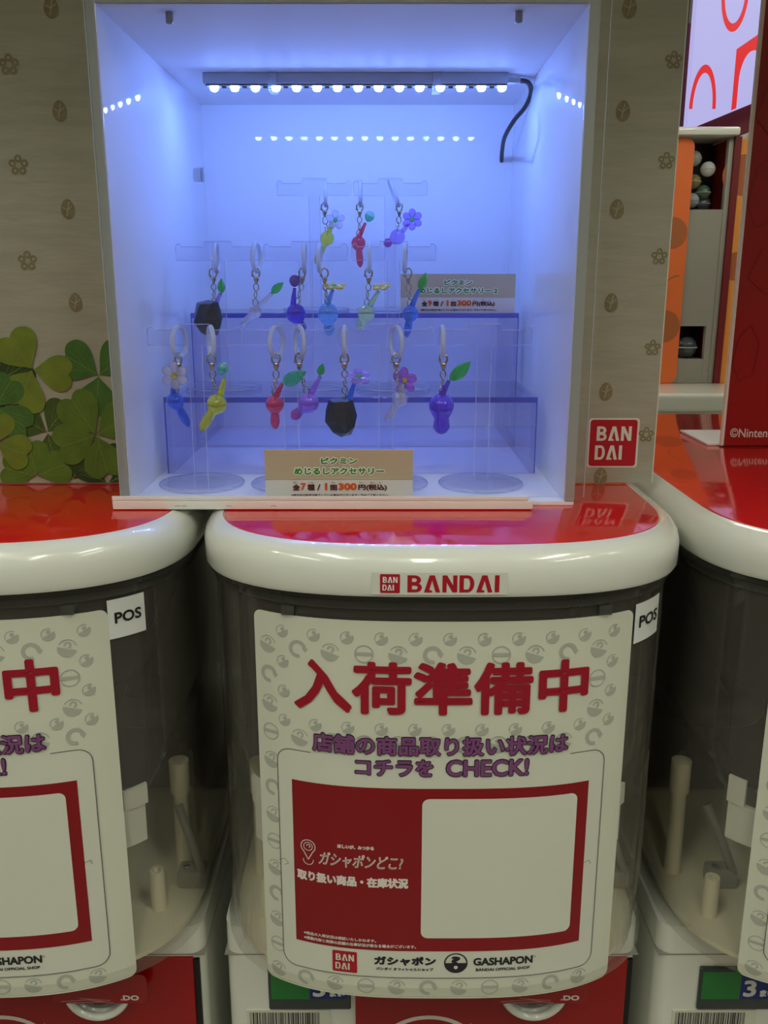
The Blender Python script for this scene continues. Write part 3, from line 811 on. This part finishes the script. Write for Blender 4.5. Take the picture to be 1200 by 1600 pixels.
for x in (-.078, .037): box('mounting_clip', x-.0030, x+.0030, .6815, .7005, Z0-.0115, Z0, clear('clip_clear_%s' % ('a' if x < 0 else 'b'), (.85, .88, .92, 1), .1, 1.45, .3), led, .0006)
bm = bmesh.new(); ctl = [(.088, .692, .2660), (.096, .695, .2672), (.103, .700, .2668), (.1065, .710, .2620), (.1045, .722, .2545), (.0990, .740, .2480), (.0955, .765, .2400), (.0968, .790, .2330), (.0985, .8055, .2270)]
def smooth_path(c, k=6):
    out = []; c = [Vector(p) for p in c]
    for i in range(len(c)-1):
        p0, p1, p2, p3 = c[max(i-1, 0)], c[i], c[i+1], c[min(i+2, len(c)-1)]
        for j in range(k):
            t = j/k; out.append(.5*((2*p1)+(p2-p0)*t+(2*p0-5*p1+4*p2-p3)*t*t+(3*p1-p0-3*p2+p3)*t**3))
    return out+[c[-1]]
add_tube(bm, smooth_path(ctl), .0017, 10); from_bm('cable', bm, cable_black, led, smooth=True)
box('cable_joint', .0862, .0960, .6885, .6955, .2645, .2690, clear('joint_clear', (.9, .92, .95, 1), .1, 1.45, .4), led, .001)
for t in (case, led):
    for c in t.children: c.location = Vector(c.location)-Vector(t.location)

# ------------------------------------------------------------------ acrylic step risers
def riser(x0, x1, y0, y1, z0, z1, label):
    t = thing('step_riser', label, 'riser', ((x0+x1)/2, y0, z0), 'clear step risers inside the display case')
    a = .003
    box('front_panel', x0, x1, y0, y0+a, z0, z1-a, riser_mat, t)
    box('top_panel', x0, x1, y0, y1, z1-a, z1, riser_mat, t)
    box('front_edge', x0, x1, y0-.0012, y0+.0002, z1-.0034, z1+.0003, riser_edge, t, .0006, 4)
    for xx in (x0, x1-a): box('side_panel', xx, xx+a, y0+a, y1, z0, z1-a, riser_mat, t)
    box('side_edge', x0-.0003, x0, y0, y0+a, z0, z1, riser_edge, t); box('side_edge', x1, x1+.0003, y0, y0+a, z0, z1, riser_edge, t)
    for c in t.children: c.location = -Vector(t.location)
FZ = .0032
riser(-.1465, .1020, .600, .6985, FZ, .0550, 'lower clear step riser across the front of the case, behind the round stand bases')
riser(-.1465, .1020, .700, .803, FZ, .1060, 'upper clear step riser at the back of the case, behind the middle charm row')

# ------------------------------------------------------------------ T shaped acrylic stands
def make_stand(x, y, z, label, grp):
    t = thing('charm_stand', label, 'display stand', (x, y, z), grp)
    bm = bmesh.new(); add_lathe(bm, [(0, 0), (.0262, 0), (.0268, .0006), (.0268, .0022), (.0262, .0028), (0, .0028)], 48)
    from_bm('base_disc', bm, acrylic, t, angle=40)
    bm = bmesh.new(); add_torus(bm, (0, 0, .0), .0268, .0004); 
    for v in bm.verts: v.co = Vector((v.co.x, v.co.z, .0015+v.co.y))
    from_bm('base_edge', bm, acrylic_edge, t, smooth=True)
    th = .0012
    prof = [(-.0043, .0028), (.0043, .0028), (.0043, .0883), (.0290, .0887), (.0290, .0977), (.0277, .0995), (.0260, .0995), (.0250, .0977), (.0100, .0977), (.0095, .1013), (-.0095, .1013), (-.0100, .0977), (-.0250, .0977), (-.0260, .0995), (-.0277, .0995), (-.0290, .0977), (-.0290, .0887), (-.0043, .0883)]
    bm = bmesh.new()
    A = [bm.verts.new((p[0], -th, p[1])) for p in prof]; Bk = [bm.verts.new((p[0], th, p[1])) for p in prof]
    bm.faces.new(A); bm.faces.new(Bk[::-1])
    for i in range(len(prof)): j = (i+1) % len(prof); bm.faces.new((A[i], Bk[i], Bk[j], A[j]))
    from_bm('tee_plate', bm, acrylic, t)
    bm = bmesh.new()
    add_tube(bm, [(p[0], -th, p[1]) for p in prof], .00028, 4, closed=True)
    from_bm('plate_edge', bm, acrylic_edge, t)
    return t
s0 = None
def stands(lst, y, z, grp, labs):
    global s0
    for x, lb in zip(lst, labs):
        if s0 is None: s0 = make_stand(x, y, z, lb, grp); s = s0
        else: s = copy_tree(s0); s.location = (x, y, z); s['label'] = lb; s['group'] = grp
stands([-.1170, -.0583, .0012, .0620], .567, FZ-.0001, 'clear stands on the case floor',
       ['clear T stand on the case floor holding the blue and yellow charms', 'clear T stand on the case floor holding the pink and violet charms',
        'clear T stand on the case floor holding the black faceted and clear white charms', 'clear T stand on the case floor holding the purple leaf charm, rightmost of its row'])
stands([-.1149, -.0541, .0067], .650, .0551, 'clear stands on the lower step',
       ['clear T stand on the lower step holding the black faceted charm with green leaf', 'clear T stand on the lower step holding the dark purple and sky blue charms',
        'clear T stand on the lower step holding the pale green and azure charms'])
stands([-.0548, .0050], .750, .1061, 'clear stands on the upper step',
       ['clear T stand on the upper step holding the yellow charm with pale flower', 'clear T stand on the upper step holding the red and lilac charms'])

# ------------------------------------------------------------------ charms (plain bead pendants)
def pear(bm, h, hd, tl, td, hsx=1.0):
    """one smooth gourd bead from the head centre to the tail end"""
    h, tl = Vector(h), Vector(tl); ax = (tl-h); L = ax.length; ax.normalize(); r = hd/2; q = td/2
    prof = [(0, -r)]
    for i in range(1, 8): a = -PI/2+PI*.66*i/7; prof.append((r*math.cos(a), r*math.sin(a)))
    zz = prof[-1][1]
    prof.append((q*.86, max(zz+.06*L, r*.98)))
    mid = (r*.98+L)/2
    prof += [(q, mid), (q*.92, mid+.28*(L-mid)), (q*.66, mid+.68*(L-mid)), (q*.3, L-.03*L), (0, L)]
    prof.sort(key=lambda p: p[1])
    rot = Vector((0, 0, 1)).rotation_difference(ax).to_matrix().to_4x4()
    add_lathe(bm, prof, 20, Matrix.Translation(h) @ rot)
def V3(p, y): return Vector((p[0]/1000, y, p[1]/1000))
def flower(parent, c, r, petal_mat, core_mat, n, tiltx, rotz):
    """petals round a centre; facing the viewer when both tilts are 0"""
    M = Matrix.Translation(c) @ Matrix.Rotation(rotz, 4, 'Z') @ Matrix.Rotation(PI/2+tiltx, 4, 'X')
    f = None
    for k in range(n):
        bm = bmesh.new(); a = PI/2+2*PI*k/n
        Mp = M @ Matrix.Rotation(a, 4, 'Z') @ Matrix.Translation((r*.60, 0, 0)) @ Matrix.Diagonal((r*.44, r*.37, r*.12, 1))
        bmesh.ops.create_uvsphere(bm, u_segments=12, v_segments=8, radius=1, matrix=Mp)
        from_bm('petal', bm, petal_mat, parent, smooth=True)
    bm = bmesh.new(); bmesh.ops.create_uvsphere(bm, u_segments=12, v_segments=8, radius=1, matrix=M @ Matrix.Diagonal((r*.24, r*.24, r*.17, 1)))
    from_bm('flower_centre', bm, core_mat, parent, smooth=True)
def leaf(parent, base, tip, w, mat, bend=.15, nrm=(0, -1, 0)):
    base, tip = Vector(base), Vector(tip); ax = tip-base; L = ax.length; t = ax.normalized(); nv = Vector(nrm); sd = t.cross(nv).normalized(); nv = sd.cross(t)
    bm = bmesh.new(); rows = []; n = 9
    for i in range(n+1):
        u = i/n; hw = w*math.sin(PI*u**.85)**.8 if 0 < u < 1 else 0.0001
        c = base+t*(L*u)+nv*(bend*L*math.sin(PI*u)); row = []
        for side in (1, -1):
            for v in (-1, -.5, 0, .5, 1): row.append(bm.verts.new(c+sd*(hw*v*side)+nv*(side*.0004+.12*hw*v*v)))
        rows.append(row)
    for a, b in zip(rows, rows[1:]):
        m = len(a)
        for k in range(m): bm.faces.new((a[k], a[(k+1) % m], b[(k+1) % m], b[k]))
    bm.faces.new(rows[0]); bm.faces.new(rows[-1][::-1])
    lf = from_bm('leaf', bm, mat, parent, smooth=True)
    bm = bmesh.new(); add_tube(bm, [base+t*(L*u)+nv*(bend*L*math.sin(PI*u)+.0006) for u in (0, .25, .5, .75, .92)], .00025, 5); from_bm('leaf_vein', bm, mat, lf)
    return lf
def bud(parent, c, r, mat_top, mat_low, ax):
    rot = Vector((0, 0, 1)).rotation_difference(ax.normalized()).to_matrix().to_4x4()
    bm = bmesh.new(); add_lathe(bm, [(.1*r, -.95*r), (.6*r, -.7*r), (.95*r, -.15*r), (r, .2*r)], 16, Matrix.Translation(c) @ rot); from_bm('bud_cup', bm, mat_low, parent, smooth=True)
    bm = bmesh.new(); add_lathe(bm, [(r*.985, .15*r), (.9*r, .6*r), (.6*r, .95*r), (.3*r, 1.1*r), (0, 1.15*r)], 16, Matrix.Translation(c) @ rot); from_bm('bud_tip', bm, mat_top, parent, smooth=True)
def rock(bm, c, w, h):
    rr = random.Random(11); pts = []
    base = [(-.95, -.1, .35), (-.45, -.75, .8), (.35, -.85, .85), (.75, -.45, .9), (-.75, -.2, .9), (.05, -.2, 1.05), (1.0, -.35, .1), (.85, -.65, -.45), (.35, -.95, -.75), (-.25, -.9, -.15), (-1.0, -.35, -.2), (-.5, -.6, -.75), (0, -.4, -1.0), (.6, -.2, -.9),
            (.8, .6, .5), (-.7, .6, .6), (.7, .6, -.5), (-.6, .7, -.5), (0, .9, 0), (0, .5, .95), (0, .4, -.9)]
    vs = [bm.verts.new((c[0]+x*w/2, c[1]+y*w*.42, c[2]+z*h/2)) for x, y, z in base]
    bmesh.ops.convex_hull(bm, input=vs)
CH = [ # y, ring top, ring w, clasp, head, hd, tail, stem0, stem1, top, topr, kind, bead mat, stem mat, topper, label
 (.575, (-128.8, 101.8), 7.8, (-130.2, 77.6), (-133.5, 55.7), 10.9, (-125.4, 38.9), (-134.4, 61.0), (-134.1, 66.7), (-132.6, 72.0), 8.6, 'pear', 'blue', 'blue', ('flower', 'clearwhite', 'gold', 6, 0, 0), 'blue bead charm under a white flower with yellow centre, front row'),
 (.575, (-108.8, 102.6), 9.3, (-109.2, 77.6), (-107.1, 53.7), 12.8, (-118.6, 36.0), (-103.9, 61.0), (-101.4, 70.8), (-102.0, 76.0), 3.9, 'pear', 'yellow', 'yellow', ('bud', 'aqua', 'teal'), 'yellow bead charm with a pale green bud, front row'),
 (.575, (-67.6, 101.4), 9.3, (-68.4, 75.6), (-69.9, 53.7), 11.7, (-70.0, 37.2), (-68.5, 59.8), (-64.8, 66.8), (-56.3, 72.4), 8.6, 'pear', 'pink', 'pink', ('leaf', 'teal', (-64.8, 67.0), (-49.0, 74.5), 4.2), 'pink bead charm with a teal oval leaf, front row'),
 (.575, (-53.2, 101.4), 10.1, (-53.8, 77.6), (-48.2, 54.5), 13.2, (-59.5, 44.2), (-45.6, 61.9), (-40.5, 71.6), (-38.8, 76.0), 3.1, 'pear', 'violet', 'violet', ('leaf', 'green', (-40.8, 72.0), (-38.6, 79.8), 2.4), 'violet bead charm with a small upright green leaf, front row'),
 (.575, (-24.8, 101.4), 0.8, (-25.1, 75.6), (-27.5, 45.5), 19.4, (-27.6, 32.2), (-22.4, 57.0), (-18.3, 68.8), (-15.8, 71.5), 7.8, 'rock', 'rock', 'azure', ('flower', 'lilac', 'green', 5, -.95, .25), 'black faceted charm with a tilted lilac flower, front row'),
 (.575, (7.6, 101.4), 10.1, (7.7, 77.6), (10.2, 57.0), 9.7, (0.8, 42.2), (11.0, 61.9), (12.2, 66.7), (13.4, 68.5), 8.6, 'pear', 'clearwhite', 'clearwhite', ('flower', 'mauve', 'gold', 5, .2, -.5), 'clear white bead charm with a mauve flower behind, front row'),
 (.575, (36.8, 101.4), 0.8, (37.6, 76.8), (36.8, 52.5), 15.9, (37.1, 33.9), (37.5, 60.6), (41.4, 68.8), (48.2, 76.0), 8.6, 'pear', 'purple', 'purple', ('leaf', 'green', (41.6, 69.0), (54.8, 81.2), 4.0), 'purple bead charm with a big green leaf, front row right end'),
 (.65, (-116.4, 153.1), 3.5, (-119.3, 129.5), (-123.6, 104.1), 19.5, (-124.1, 94.4), (-119.4, 112.0), (-114.6, 121.6), (-112.2, 126.5), 4.8, 'rock', 'rock', 'lilac', ('leaf', 'green', (-113.6, 121.3), (-113.2, 131.8), 2.6), 'black faceted charm with a green leaf, middle row left end'),
 (.65, (-88.5, 153.1), 6.2, (-89.3, 129.5), (-91.0, 109.0), 9.7, (-101.3, 98.8), (-87.8, 113.2), (-78.4, 121.7), (-74.3, 124.7), 5.3, 'pear', 'clearwhite', 'clearwhite', ('leaf', 'green', (-78.8, 121.5), (-70.0, 129.0), 2.8), 'clear white bead charm with long stem and green leaf, middle row'),
 (.65, (-55.3, 153.1), 3.5, (-57.2, 129.5), (-62.2, 107.7), 14.1, (-57.1, 94.4), (-63.8, 115.1), (-62.6, 125.2), (-62.5, 129.6), 4.0, 'pear', 'deepviolet', 'deepviolet', ('bud', 'plum', 'plum'), 'deep violet bead charm with a dark plum bud, middle row'),
 (.65, (-44.7, 153.1), 3.5, (-41.5, 129.5), (-39.6, 107.7), 14.9, (-38.5, 92.2), (-39.5, 114.7), (-35.8, 124.3), (-34.6, 126.6), 8.6, 'pear', 'sky', 'sky', ('flower', 'gold', 'green', 5, -1.30, .1), 'sky blue bead charm with a flat yellow flower, middle row'),
 (.65, (-10.2, 151.8), 3.5, (-10.7, 129.5), (-12.6, 107.7), 12.3, (-18.1, 96.6), (-9.0, 114.7), (-3.6, 123.4), (-1.8, 126.2), 7.0, 'pear', 'palegreen', 'palegreen', ('flower', 'gold', 'gold', 5, -1.2, -.3), 'pale green bead charm with a flat yellow flower, middle row'),
 (.65, (14.6, 153.1), 4.4, (17.0, 129.5), (18.5, 107.7), 11.4, (15.9, 90.8), (20.2, 114.0), (24.6, 124.3), (28.1, 129.5), 6.2, 'pear', 'azure', 'azure', ('leaf', 'green', (24.8, 124.0), (29.3, 135.5), 3.0), 'azure bead charm with a tall green leaf beside the rear price card, middle row'),
 (.75, (-46.2, 203.1), 4.1, (-47.0, 184.1), (-45.3, 162.7), 11.2, (-55.4, 143.1), (-43.2, 168.6), (-41.1, 174.4), (-38.5, 176.3), 7.6, 'pear', 'yellow', 'yellow', ('flower', 'clearwhite', 'green', 5, 0, .2), 'yellow bead charm with a pale flower, top row'),
 (.75, (-18.6, 203.1), 2.0, (-19.2, 182.1), (-20.4, 158.8), 11.7, (-19.0, 140.1), (-19.9, 163.7), (-14.7, 174.4), (-11.7, 178.8), 4.1, 'pear', 'red', 'red', ('bud', 'aqua', 'teal'), 'red bead charm with an aqua bud, top row'),
 (.75, (5.0, 203.1), 4.1, (12.1, 185.5), (10.7, 163.7), 12.2, (0.0, 157.4), (15.3, 168.6), (19.3, 173.4), (22.3, 176.8), 8.1, 'pear', 'lilac', 'lilac', ('flower', 'lilac', 'green', 6, 0, -.1), 'lilac bead charm with a lilac flower, top row')]
TAILS = {3: 'magenta', 15: 'magenta'}
GR = {.575: 'bead charms hanging in the front row', .65: 'bead charms hanging in the middle row', .75: 'bead charms hanging in the top row'}
for ci, (yy, rt, rw, cl, hc, hd, tl, st0, st1, tp, tr_, kind, bm_k, sm_k, top, label) in enumerate(CH):
    y = yy+.001
    if yy < .6:      # the front row hangs a little nearer than the table above was measured for
        y = .568; q = .985; f2 = lambda p: (p[0]*q, 131.5+(p[1]-131.5)*q)
        rt, cl, hc, tl, st0, st1, tp = map(f2, (rt, cl, hc, tl, st0, st1, tp))
        if top[0] == 'leaf': top = (top[0], top[1], f2(top[2]), f2(top[3]), top[4])
    R, r = .0092, .0015
    ztop = rt[1]/1000
    # the ring hangs over the bar of its stand
    bar_top = {.575: FZ-.0001+.0977, .65: .0551+.0977, .75: .1061+.0977}[yy]
    rz = bar_top+.0004+r-R          # centre height
    w = min(max(rw/1000/(2*R+2*r), 0.02), .98); ang = math.acos(max(0, (w*(R+r)-r)/R)) if w*(R+r) > r else PI/2
    if ci % 2: ang = -ang
    org = Vector((rt[0]/1000, y, 0))
    t = thing('bead_charm', label, 'charm', (org.x, y, tl[1]/1000), GR[yy])
    bm = bmesh.new(); lx = (cl[0]-rt[0])/1000
    add_torus(bm, (org.x, y, rz), R, r, ang, 36, 10)
    rg = from_bm('hook_ring', bm, frost_ring, t, smooth=True)
    if abs(lx) > .004:       # ring pulled sideways
        for v in rg.data.vertices: v.co.x += (bar_top-v.co.z)/(2*R)*lx
    zb = rz-R                 # bottom of the ring
    cx = cl[0]/1000; c_ = Vector((cx, y, zb-.0022))
    bm = bmesh.new()
    add_torus(bm, (cx, y, zb-.0010), .0026, .0007, .25 if ci % 3 else -.5, 18, 6, math.radians(-60), math.radians(235), 1, 1.25)
    add_tube(bm, [(cx, y, zb-.0035), (cx+.0001, y, zb-.0052), (cx, y, zb-.0068), (cx, y, zb-.0080)], [.0022, .0019, .0013, .0008], 8)
    add_tube(bm, [(cx-.0018, y, zb-.0032), (cx-.0034, y, zb-.0026)], .0006, 6)
    from_bm('lobster_clasp', bm, nickel, t, smooth=True)
    ztopbead = (hc[1]+hd/2)/1000-(.001 if kind == 'pear' else .0)
    hookx = hc[0]/1000 if kind == 'pear' else cx
    z1 = zb-.0080; gap = z1-ztopbead; n = max(1, int(round(gap/.0052))); 
    for k in range(n):
        zc = z1-gap*(k+.5)/n; xx = cx+(hookx-cx)*(k+.5)/n*.9; RR = gap/n/2*1.06
        bm = bmesh.new(); add_torus(bm, (xx, y, zc), RR-.0003, .00045, (.2 if k % 2 == 0 else 1.2), 18, 6, sx=.72 if n > 1 else .95)
        from_bm('chain_link', bm, nickel, t, smooth=True)
    h, tlv = V3(hc, y), V3(tl, y)
    bm = bmesh.new()
    if kind == 'pear':
        pear(bm, h, hd/1000, tlv, hd/1000*(.68 if ci == 6 else .52)); bd = from_bm('bead', bm, B[bm_k], t, smooth=True)
        if ci in TAILS:
            bm = bmesh.new(); a = (tlv-h); bmesh.ops.create_uvsphere(bm, u_segments=14, v_segments=10, radius=.0036, matrix=Matrix.Translation(h+a*.72)); from_bm('inner_core', bm, B[TAILS[ci]], bd, smooth=True)
    else:
        rock(bm, h, hd/1000*1.05, hd/1000*1.28); from_bm('faceted_bead', bm, rock_mat, t)
    # eye pin from the last link into the bead
    bm = bmesh.new(); add_tube(bm, [(hookx, y, ztopbead+.0006), (hookx+.0001, y, ztopbead-.003)], .0005, 6); from_bm('eye_pin', bm, nickel, t)
    a, b = V3(st0, y), V3(st1, y)
    a2 = a-(b-a).normalized()*.002
    bm = bmesh.new(); add_tube(bm, [a2, a.lerp(b, .3), a.lerp(b, .7), b], [.0021, .0019, .0014, .0012], 10); from_bm('stem', bm, B[sm_k], t, smooth=True)
    c = V3(tp, y)
    if top[0] == 'flower':
        c = c+Vector((0, -.002, 0)) if ci != 5 else c+Vector((0, .003, 0))
        flower(t, c, tr_/1000, B[top[1]], B[top[2]], top[3], top[4], top[5])
    elif top[0] == 'bud': bud(t, c, tr_/1000, B[top[1]], B[top[2]], b-a)
    else: leaf(t, V3(top[2], y-.0005), V3(top[3], y-.002), top[4]/1000, B[top[1]])
    for ch in t.children: ch.location = -Vector(t.location)

# ------------------------------------------------------------------ price cards
def price_card(x0, x1, y, z0, z1, n, tail, label):
    t = thing('price_card', label, 'card', ((x0+x1)/2, y, z0), 'price cards in the display case')
    zm = z0+(z1-z0)*.40; h = z1-z0; w = x1-x0
    box('card_stock', x0, x1, y, y+.0012, z0, z1, card_white, t, .0002)
    box('card_foot', x0+.004, x1-.004, y+.0012, y+.012, z0, z0+.0012, card_white, t)
    fn = lambda o: (lambda x, z: (x, y-o, z))
    Print().rect(x0, x1, zm, z1).build('upper_band', card_tan, fn(.0003), t)
    u = lambda a: x0+a*w; v = lambda a: z0+a*h
    l2 = 'めじるしアクセサリー'+(' 2' if tail else '')
    x2 = .805 if not tail else .845; xa = .20 if not tail else .16
    for fat, mat, o in ((.0008, card_halo, .0005), (.00022, card_green, .0007)):
        e = fat-.00022
        P = Print(); P.text('ピクミン', u(.38)-e, u(.625)+e, v(.715)-e, v(.845)+e, fat); P.text(l2, u(xa)-e, u(x2)+e, v(.50)-e, v(.645)+e, fat)
        P.build('title_halo' if fat > .0005 else 'title_lettering', mat, fn(o), t)
    P = Print(); P.text('全', u(.185), u(.235), v(.175), v(.305), .00022); P.text('種', u(.285), u(.335), v(.175), v(.305), .00022); P.text('/', u(.35), u(.375), v(.175), v(.305), .0002)
    P.text('回', u(.44), u(.487), v(.175), v(.295), .00022); P.text('円(税込)', u(.63), u(.825), v(.165), v(.305), .0002)
    for tx, a, b in (('ぜん', .19, .215), ('しゅ', .295, .325), ('かい', .45, .475), ('えん', .635, .665), ('ぜい', .71, .74), ('こ', .77, .785)): P.text(tx, u(a), u(b), v(.325), v(.35), .00004)
    P.text('※提示品は販売が終了している場合がございます。予めご了承ください。', u(.175), u(.84), v(.055), v(.105), .00005)
    P.build('price_lettering', card_brown, fn(.0003), t)
    P = Print(); P.text(n, u(.24), u(.275), v(.18), v(.33), .0003); P.text('1', u(.404), u(.421), v(.18), v(.33), .00018); P.text('300', u(.495), u(.62), v(.18), v(.33), .00035)
    P.build('price_digits', card_orange, fn(.0003), t)
    for c in t.children: c.location = -Vector(t.location)
price_card(-.0712, .0173, .5280, FZ-.0001, .0331, '7', False, 'tan and white price card standing at the front of the case floor')
price_card(.0125, .0995, .7045, .1061, .1350, '9', True, 'tan and white price card standing on the upper step, right of the charms')

# ------------------------------------------------------------------ red standing board at right
rb = thing('red_board', 'red printed board with white edge standing on the right machine, cut by the picture edge', 'board', (.40, .719, .001))
RBX = .2735
box('board_panel', RBX, .54, .7175, .7205, .0012, .44, red_board, rb)
box('white_edge', RBX-.0022, RBX, .7172, .7208, .0012, .44, sticker_white, rb)
box('foot', RBX-.012, RBX+.05, .7210, .790, .0006, .0022, sticker_white, rb)
fr_ = lambda o: (lambda x, z: (x, .7175-o, z))
Print().text('©Nintendo', .2778, .3170, .0080, .0155, .0001).build('copyright_lettering', pale_print, fr_(.0003), rb)
P = Print()
for cx, cz, w, h in ((.292, .255, .018, .022), (.286, .195, .012, .026), (.300, .14, .02, .02), (.284, .075, .010, .022), (.30, .32, .02, .03)):
    P.line([(cx-w, cz-h*.4), (cx-w*.6, cz+h*.6), (cx+w*.2, cz+h), (cx+w, cz+h*.3), (cx+w*.7, cz-h*.8), (cx-w*.3, cz-h)], .0006, closed=True)
P.build('outline_print', red_board_line, fr_(.0003), rb)
for c in rb.children: c.location = -Vector(rb.location)

# ------------------------------------------------------------------ back row: another counter of machines and a lit screen
ct = thing('back_counter', 'white counter of the machine row behind, seen right of the beige board', 'counter', (.55, 1.40, RZ0))
box('counter_top', -1.3, 1.3, 1.326-1.40, .20, -.060-RZ0, -.0325-RZ0, white_plastic, ct, .007, 4)
box('counter_body', -1.28, 1.28, 1.345-1.40, .19, 0, -.0605-RZ0, white_plastic, ct)
for x in (-.10, -.01): box('front_notch', x-.035, x+.03, 1.3445-1.40, 1.3455-1.40, -.074-RZ0, -.066-RZ0, grey_dark, ct)
def back_machine(x0, label, poster, pm):
    t = thing('back_row_machine', label, 'capsule machine', (x0+.02, 1.52, -.0325), 'capsule machines in the row behind')
    w = .215; z = lambda v: v+.0325; X = lambda v: v-.02
    box('top_rim', X(-.10), X(.0845), -.07, .10, z(.3400), z(.3520), white_plastic, t, .004)
    # frame round the capsule window
    box('frame_side', X(.0745), X(.0825), -.052, -.040, z(-.0322), z(.340), grey_mid, t, .002)
    box('lower_front', X(.020), X(.0745), -.050, -.040, z(.058), z(.235), grey_mid, t)
    box('inner_back', X(-.06), X(.0745), .02, .09, z(-.0322), z(.340), black_plastic, t)
    box('port_tray', X(-.09), X(.065), -.050, -.001, z(-.0322), z(.006), grey_mid, t, .001)
    box('port_frame', X(.065), X(.0745), -.050, -.040, z(-.0322), z(.058), grey_mid, t)
    box('red_side', X(.0825), X(.0925), -.056, .09, z(-.0322), z(.340), maroon_mat, t)
    bm = bmesh.new(); add_torus(bm, (X(.045), -.046, z(.232)), .030, .003, 0, 16, 6, PI, 2*PI); from_bm('window_rim', bm, white_plastic, t, smooth=True)
    # poster with rounded top, curved like the tub behind it
    fnp = lambda o: (lambda x, zz: (x, -.058-o+8*(x+.06)**2*.12, zz))
    Print().rrect(X(-.13), X(.022), z(-.032), z(.337), .012, 10).build('poster', pm, fnp(0), t)
    P = Print(); P.disc(X(-.003), z(.20), .024, 24); P.build('poster_print', orange_dark, fnp(.0006), t)
    P = Print(); P.arc(X(.014), z(.110), .026, .0025, 1.6, 3.9, 12); P.build('poster_print', orange_dark, fnp(.0006), t)
    P = Print(); P.disc(X(-.004), z(.058), .025, 20); P.build('poster_print', orange_dark, fnp(.0006), t)
    P = Print(); P.disc(X(-.115), z(.285), .030, 24); P.build('poster_print', orange_dark, fnp(.0006), t)
    P = Print(); P.disc(X(-.112), z(.150), .022, 24); P.build('poster_print', orange_dark, fnp(.0006), t)
    return t
bmA = back_machine(.450, 'grey back row machine with orange poster and dark capsule window, beyond the beige board', None, orange_mat)
bmB = back_machine(.450+.215, 'back row machine with amber poster, just left of the red board', None, orange2_mat)
cols = [(214, 222, 214), (236, 234, 226), (150, 140, 70), (60, 110, 80), (190, 200, 210), (70, 80, 90)]
cm = [capsule_mat('capsule_%s' % n, c) for n, c in zip('abcdef', cols)]
def capsule(x, y, z, r, m, label, grp):
    bm = bmesh.new(); bmesh.ops.create_uvsphere(bm, u_segments=18, v_segments=12, radius=r)
    t = thing('capsule', label, 'capsule', (x, y, z), grp)
    from_bm('shell', bm, cm[m], t, smooth=True)
    bm = bmesh.new(); add_torus(bm, (0, 0, 0), r*1.0, r*.06, 0, 20, 5)
    for v in bm.verts: v.co = Vector((v.co.x, v.co.z, v.co.y))
    from_bm('seam_band', bm, cm[1], t, smooth=True)
i = 0
for (x, z, m, dy) in ((.482, .312, 0, 0), (.503, .296, 1, -.005), (.484, .278, 2, 0), (.500, .262, 3, 0), (.482, .250, 4, -.004), (.504, .246, 5, .008)):
    capsule(x, 1.495+dy, z, .0115, m, ['clear capsule at the top of the dark window heap', 'white capsule right of the window heap', 'olive capsule in the middle of the window heap', 'green capsule low in the window heap', 'grey capsule at the bottom of the window heap', 'dark capsule at the bottom right of the window heap'][i], 'capsules in the window of the back row machine'); i += 1
capsule(.493, 1.492, .0062+.0172, .017, 5, 'dark capsule lying in the delivery port of the back row machine', 'capsules in the window of the back row machine')
# wall segment and lit screen
mw = thing('screen_wall', 'maroon panel below the big lit screen', 'panel', (.95, 2.25, RZ0))
box('panel', -.55, .6, 0.04, .10, 0, 1.95, maroon_mat, mw)
box('dark_post', -.56, -.262, .0, .04, 0, 2.60, black_plastic, mw)
sc = thing('wall_screen', 'big lit lavender screen with red rings at upper right', 'screen', (.70, 2.20, .45))
sc.rotation_euler = (0, 0, math.radians(0))
# the lower edge climbs to the right as the screen hangs tilted above the aisle
Msc = lambda x, z: (x, 0, z)
bm = bmesh.new()
fr = [(-.012, .008), (.30, .132), (.30, .62), (-.012, .62)]
A = [bm.verts.new((p[0], .0, p[1])) for p in fr]; Bk = [bm.verts.new((p[0], .03, p[1])) for p in fr]
bm.faces.new(A); bm.faces.new(Bk[::-1])
for i in range(4): j = (i+1) % 4; bm.faces.new((A[i], Bk[i], Bk[j], A[j]))
from_bm('screen_face', bm, screen_mat, sc)
fs = lambda x, z: (x, -.001, z)
def ell(P, cx, cz, rx, rz, w0, a0, a1, n=26):
    V = []; Fc = []
    for i in range(n+1):
        a = math.radians(a0+(a1-a0)*i/n); c, s = math.cos(a), math.sin(a)
        V += [(cx+rx*c, cz+rz*s), (cx+(rx-w0*.45)*c, cz+(rz-w0)*s)]
    for i in range(n): Fc.append((2*i, 2*i+1, 2*i+3, 2*i+2))
    P.raw(V, Fc)
P = Print()
ell(P, .0180, .052, .0300, .092, .017, 0, 180); ell(P, .0700, .290, .0300, .080, .017, 178, 362)
sh = lambda x, z: (x, z)
V = [(.0835, .050), (.0835, .1750), (.1700, .2330), (.1700, .0850)]
# red block with round window
n = 20; cx, cz, rx, rz = .1235, .108, .0290, .0650
V2 = []; F2 = []
for i in range(n+1):
    a = math.radians(180*i/n); V2.append((cx+rx*math.cos(a), cz+rz*math.sin(a)))
    xx = cx+rx*math.cos(a)*1.45; V2.append((min(max(xx, .0835), .17), .175+(min(max(xx, .0835), .17)-.0835)*.67))
for i in range(n): F2.append((2*i, 2*i+1, 2*i+3, 2*i+2))
P.raw(V2, F2)
P.poly([(.0835, .049), (.0945, .0535), (.0945, .110), (.0835, .175)]); P.poly([(.1525, .108), (.17, .11), (.17, .233), (.1525, .22)]); P.poly([(.1525, .076), (.17, .083), (.17, .115), (.1525, .115)])
P.build('screen_graphic', screen_red, fs, sc)
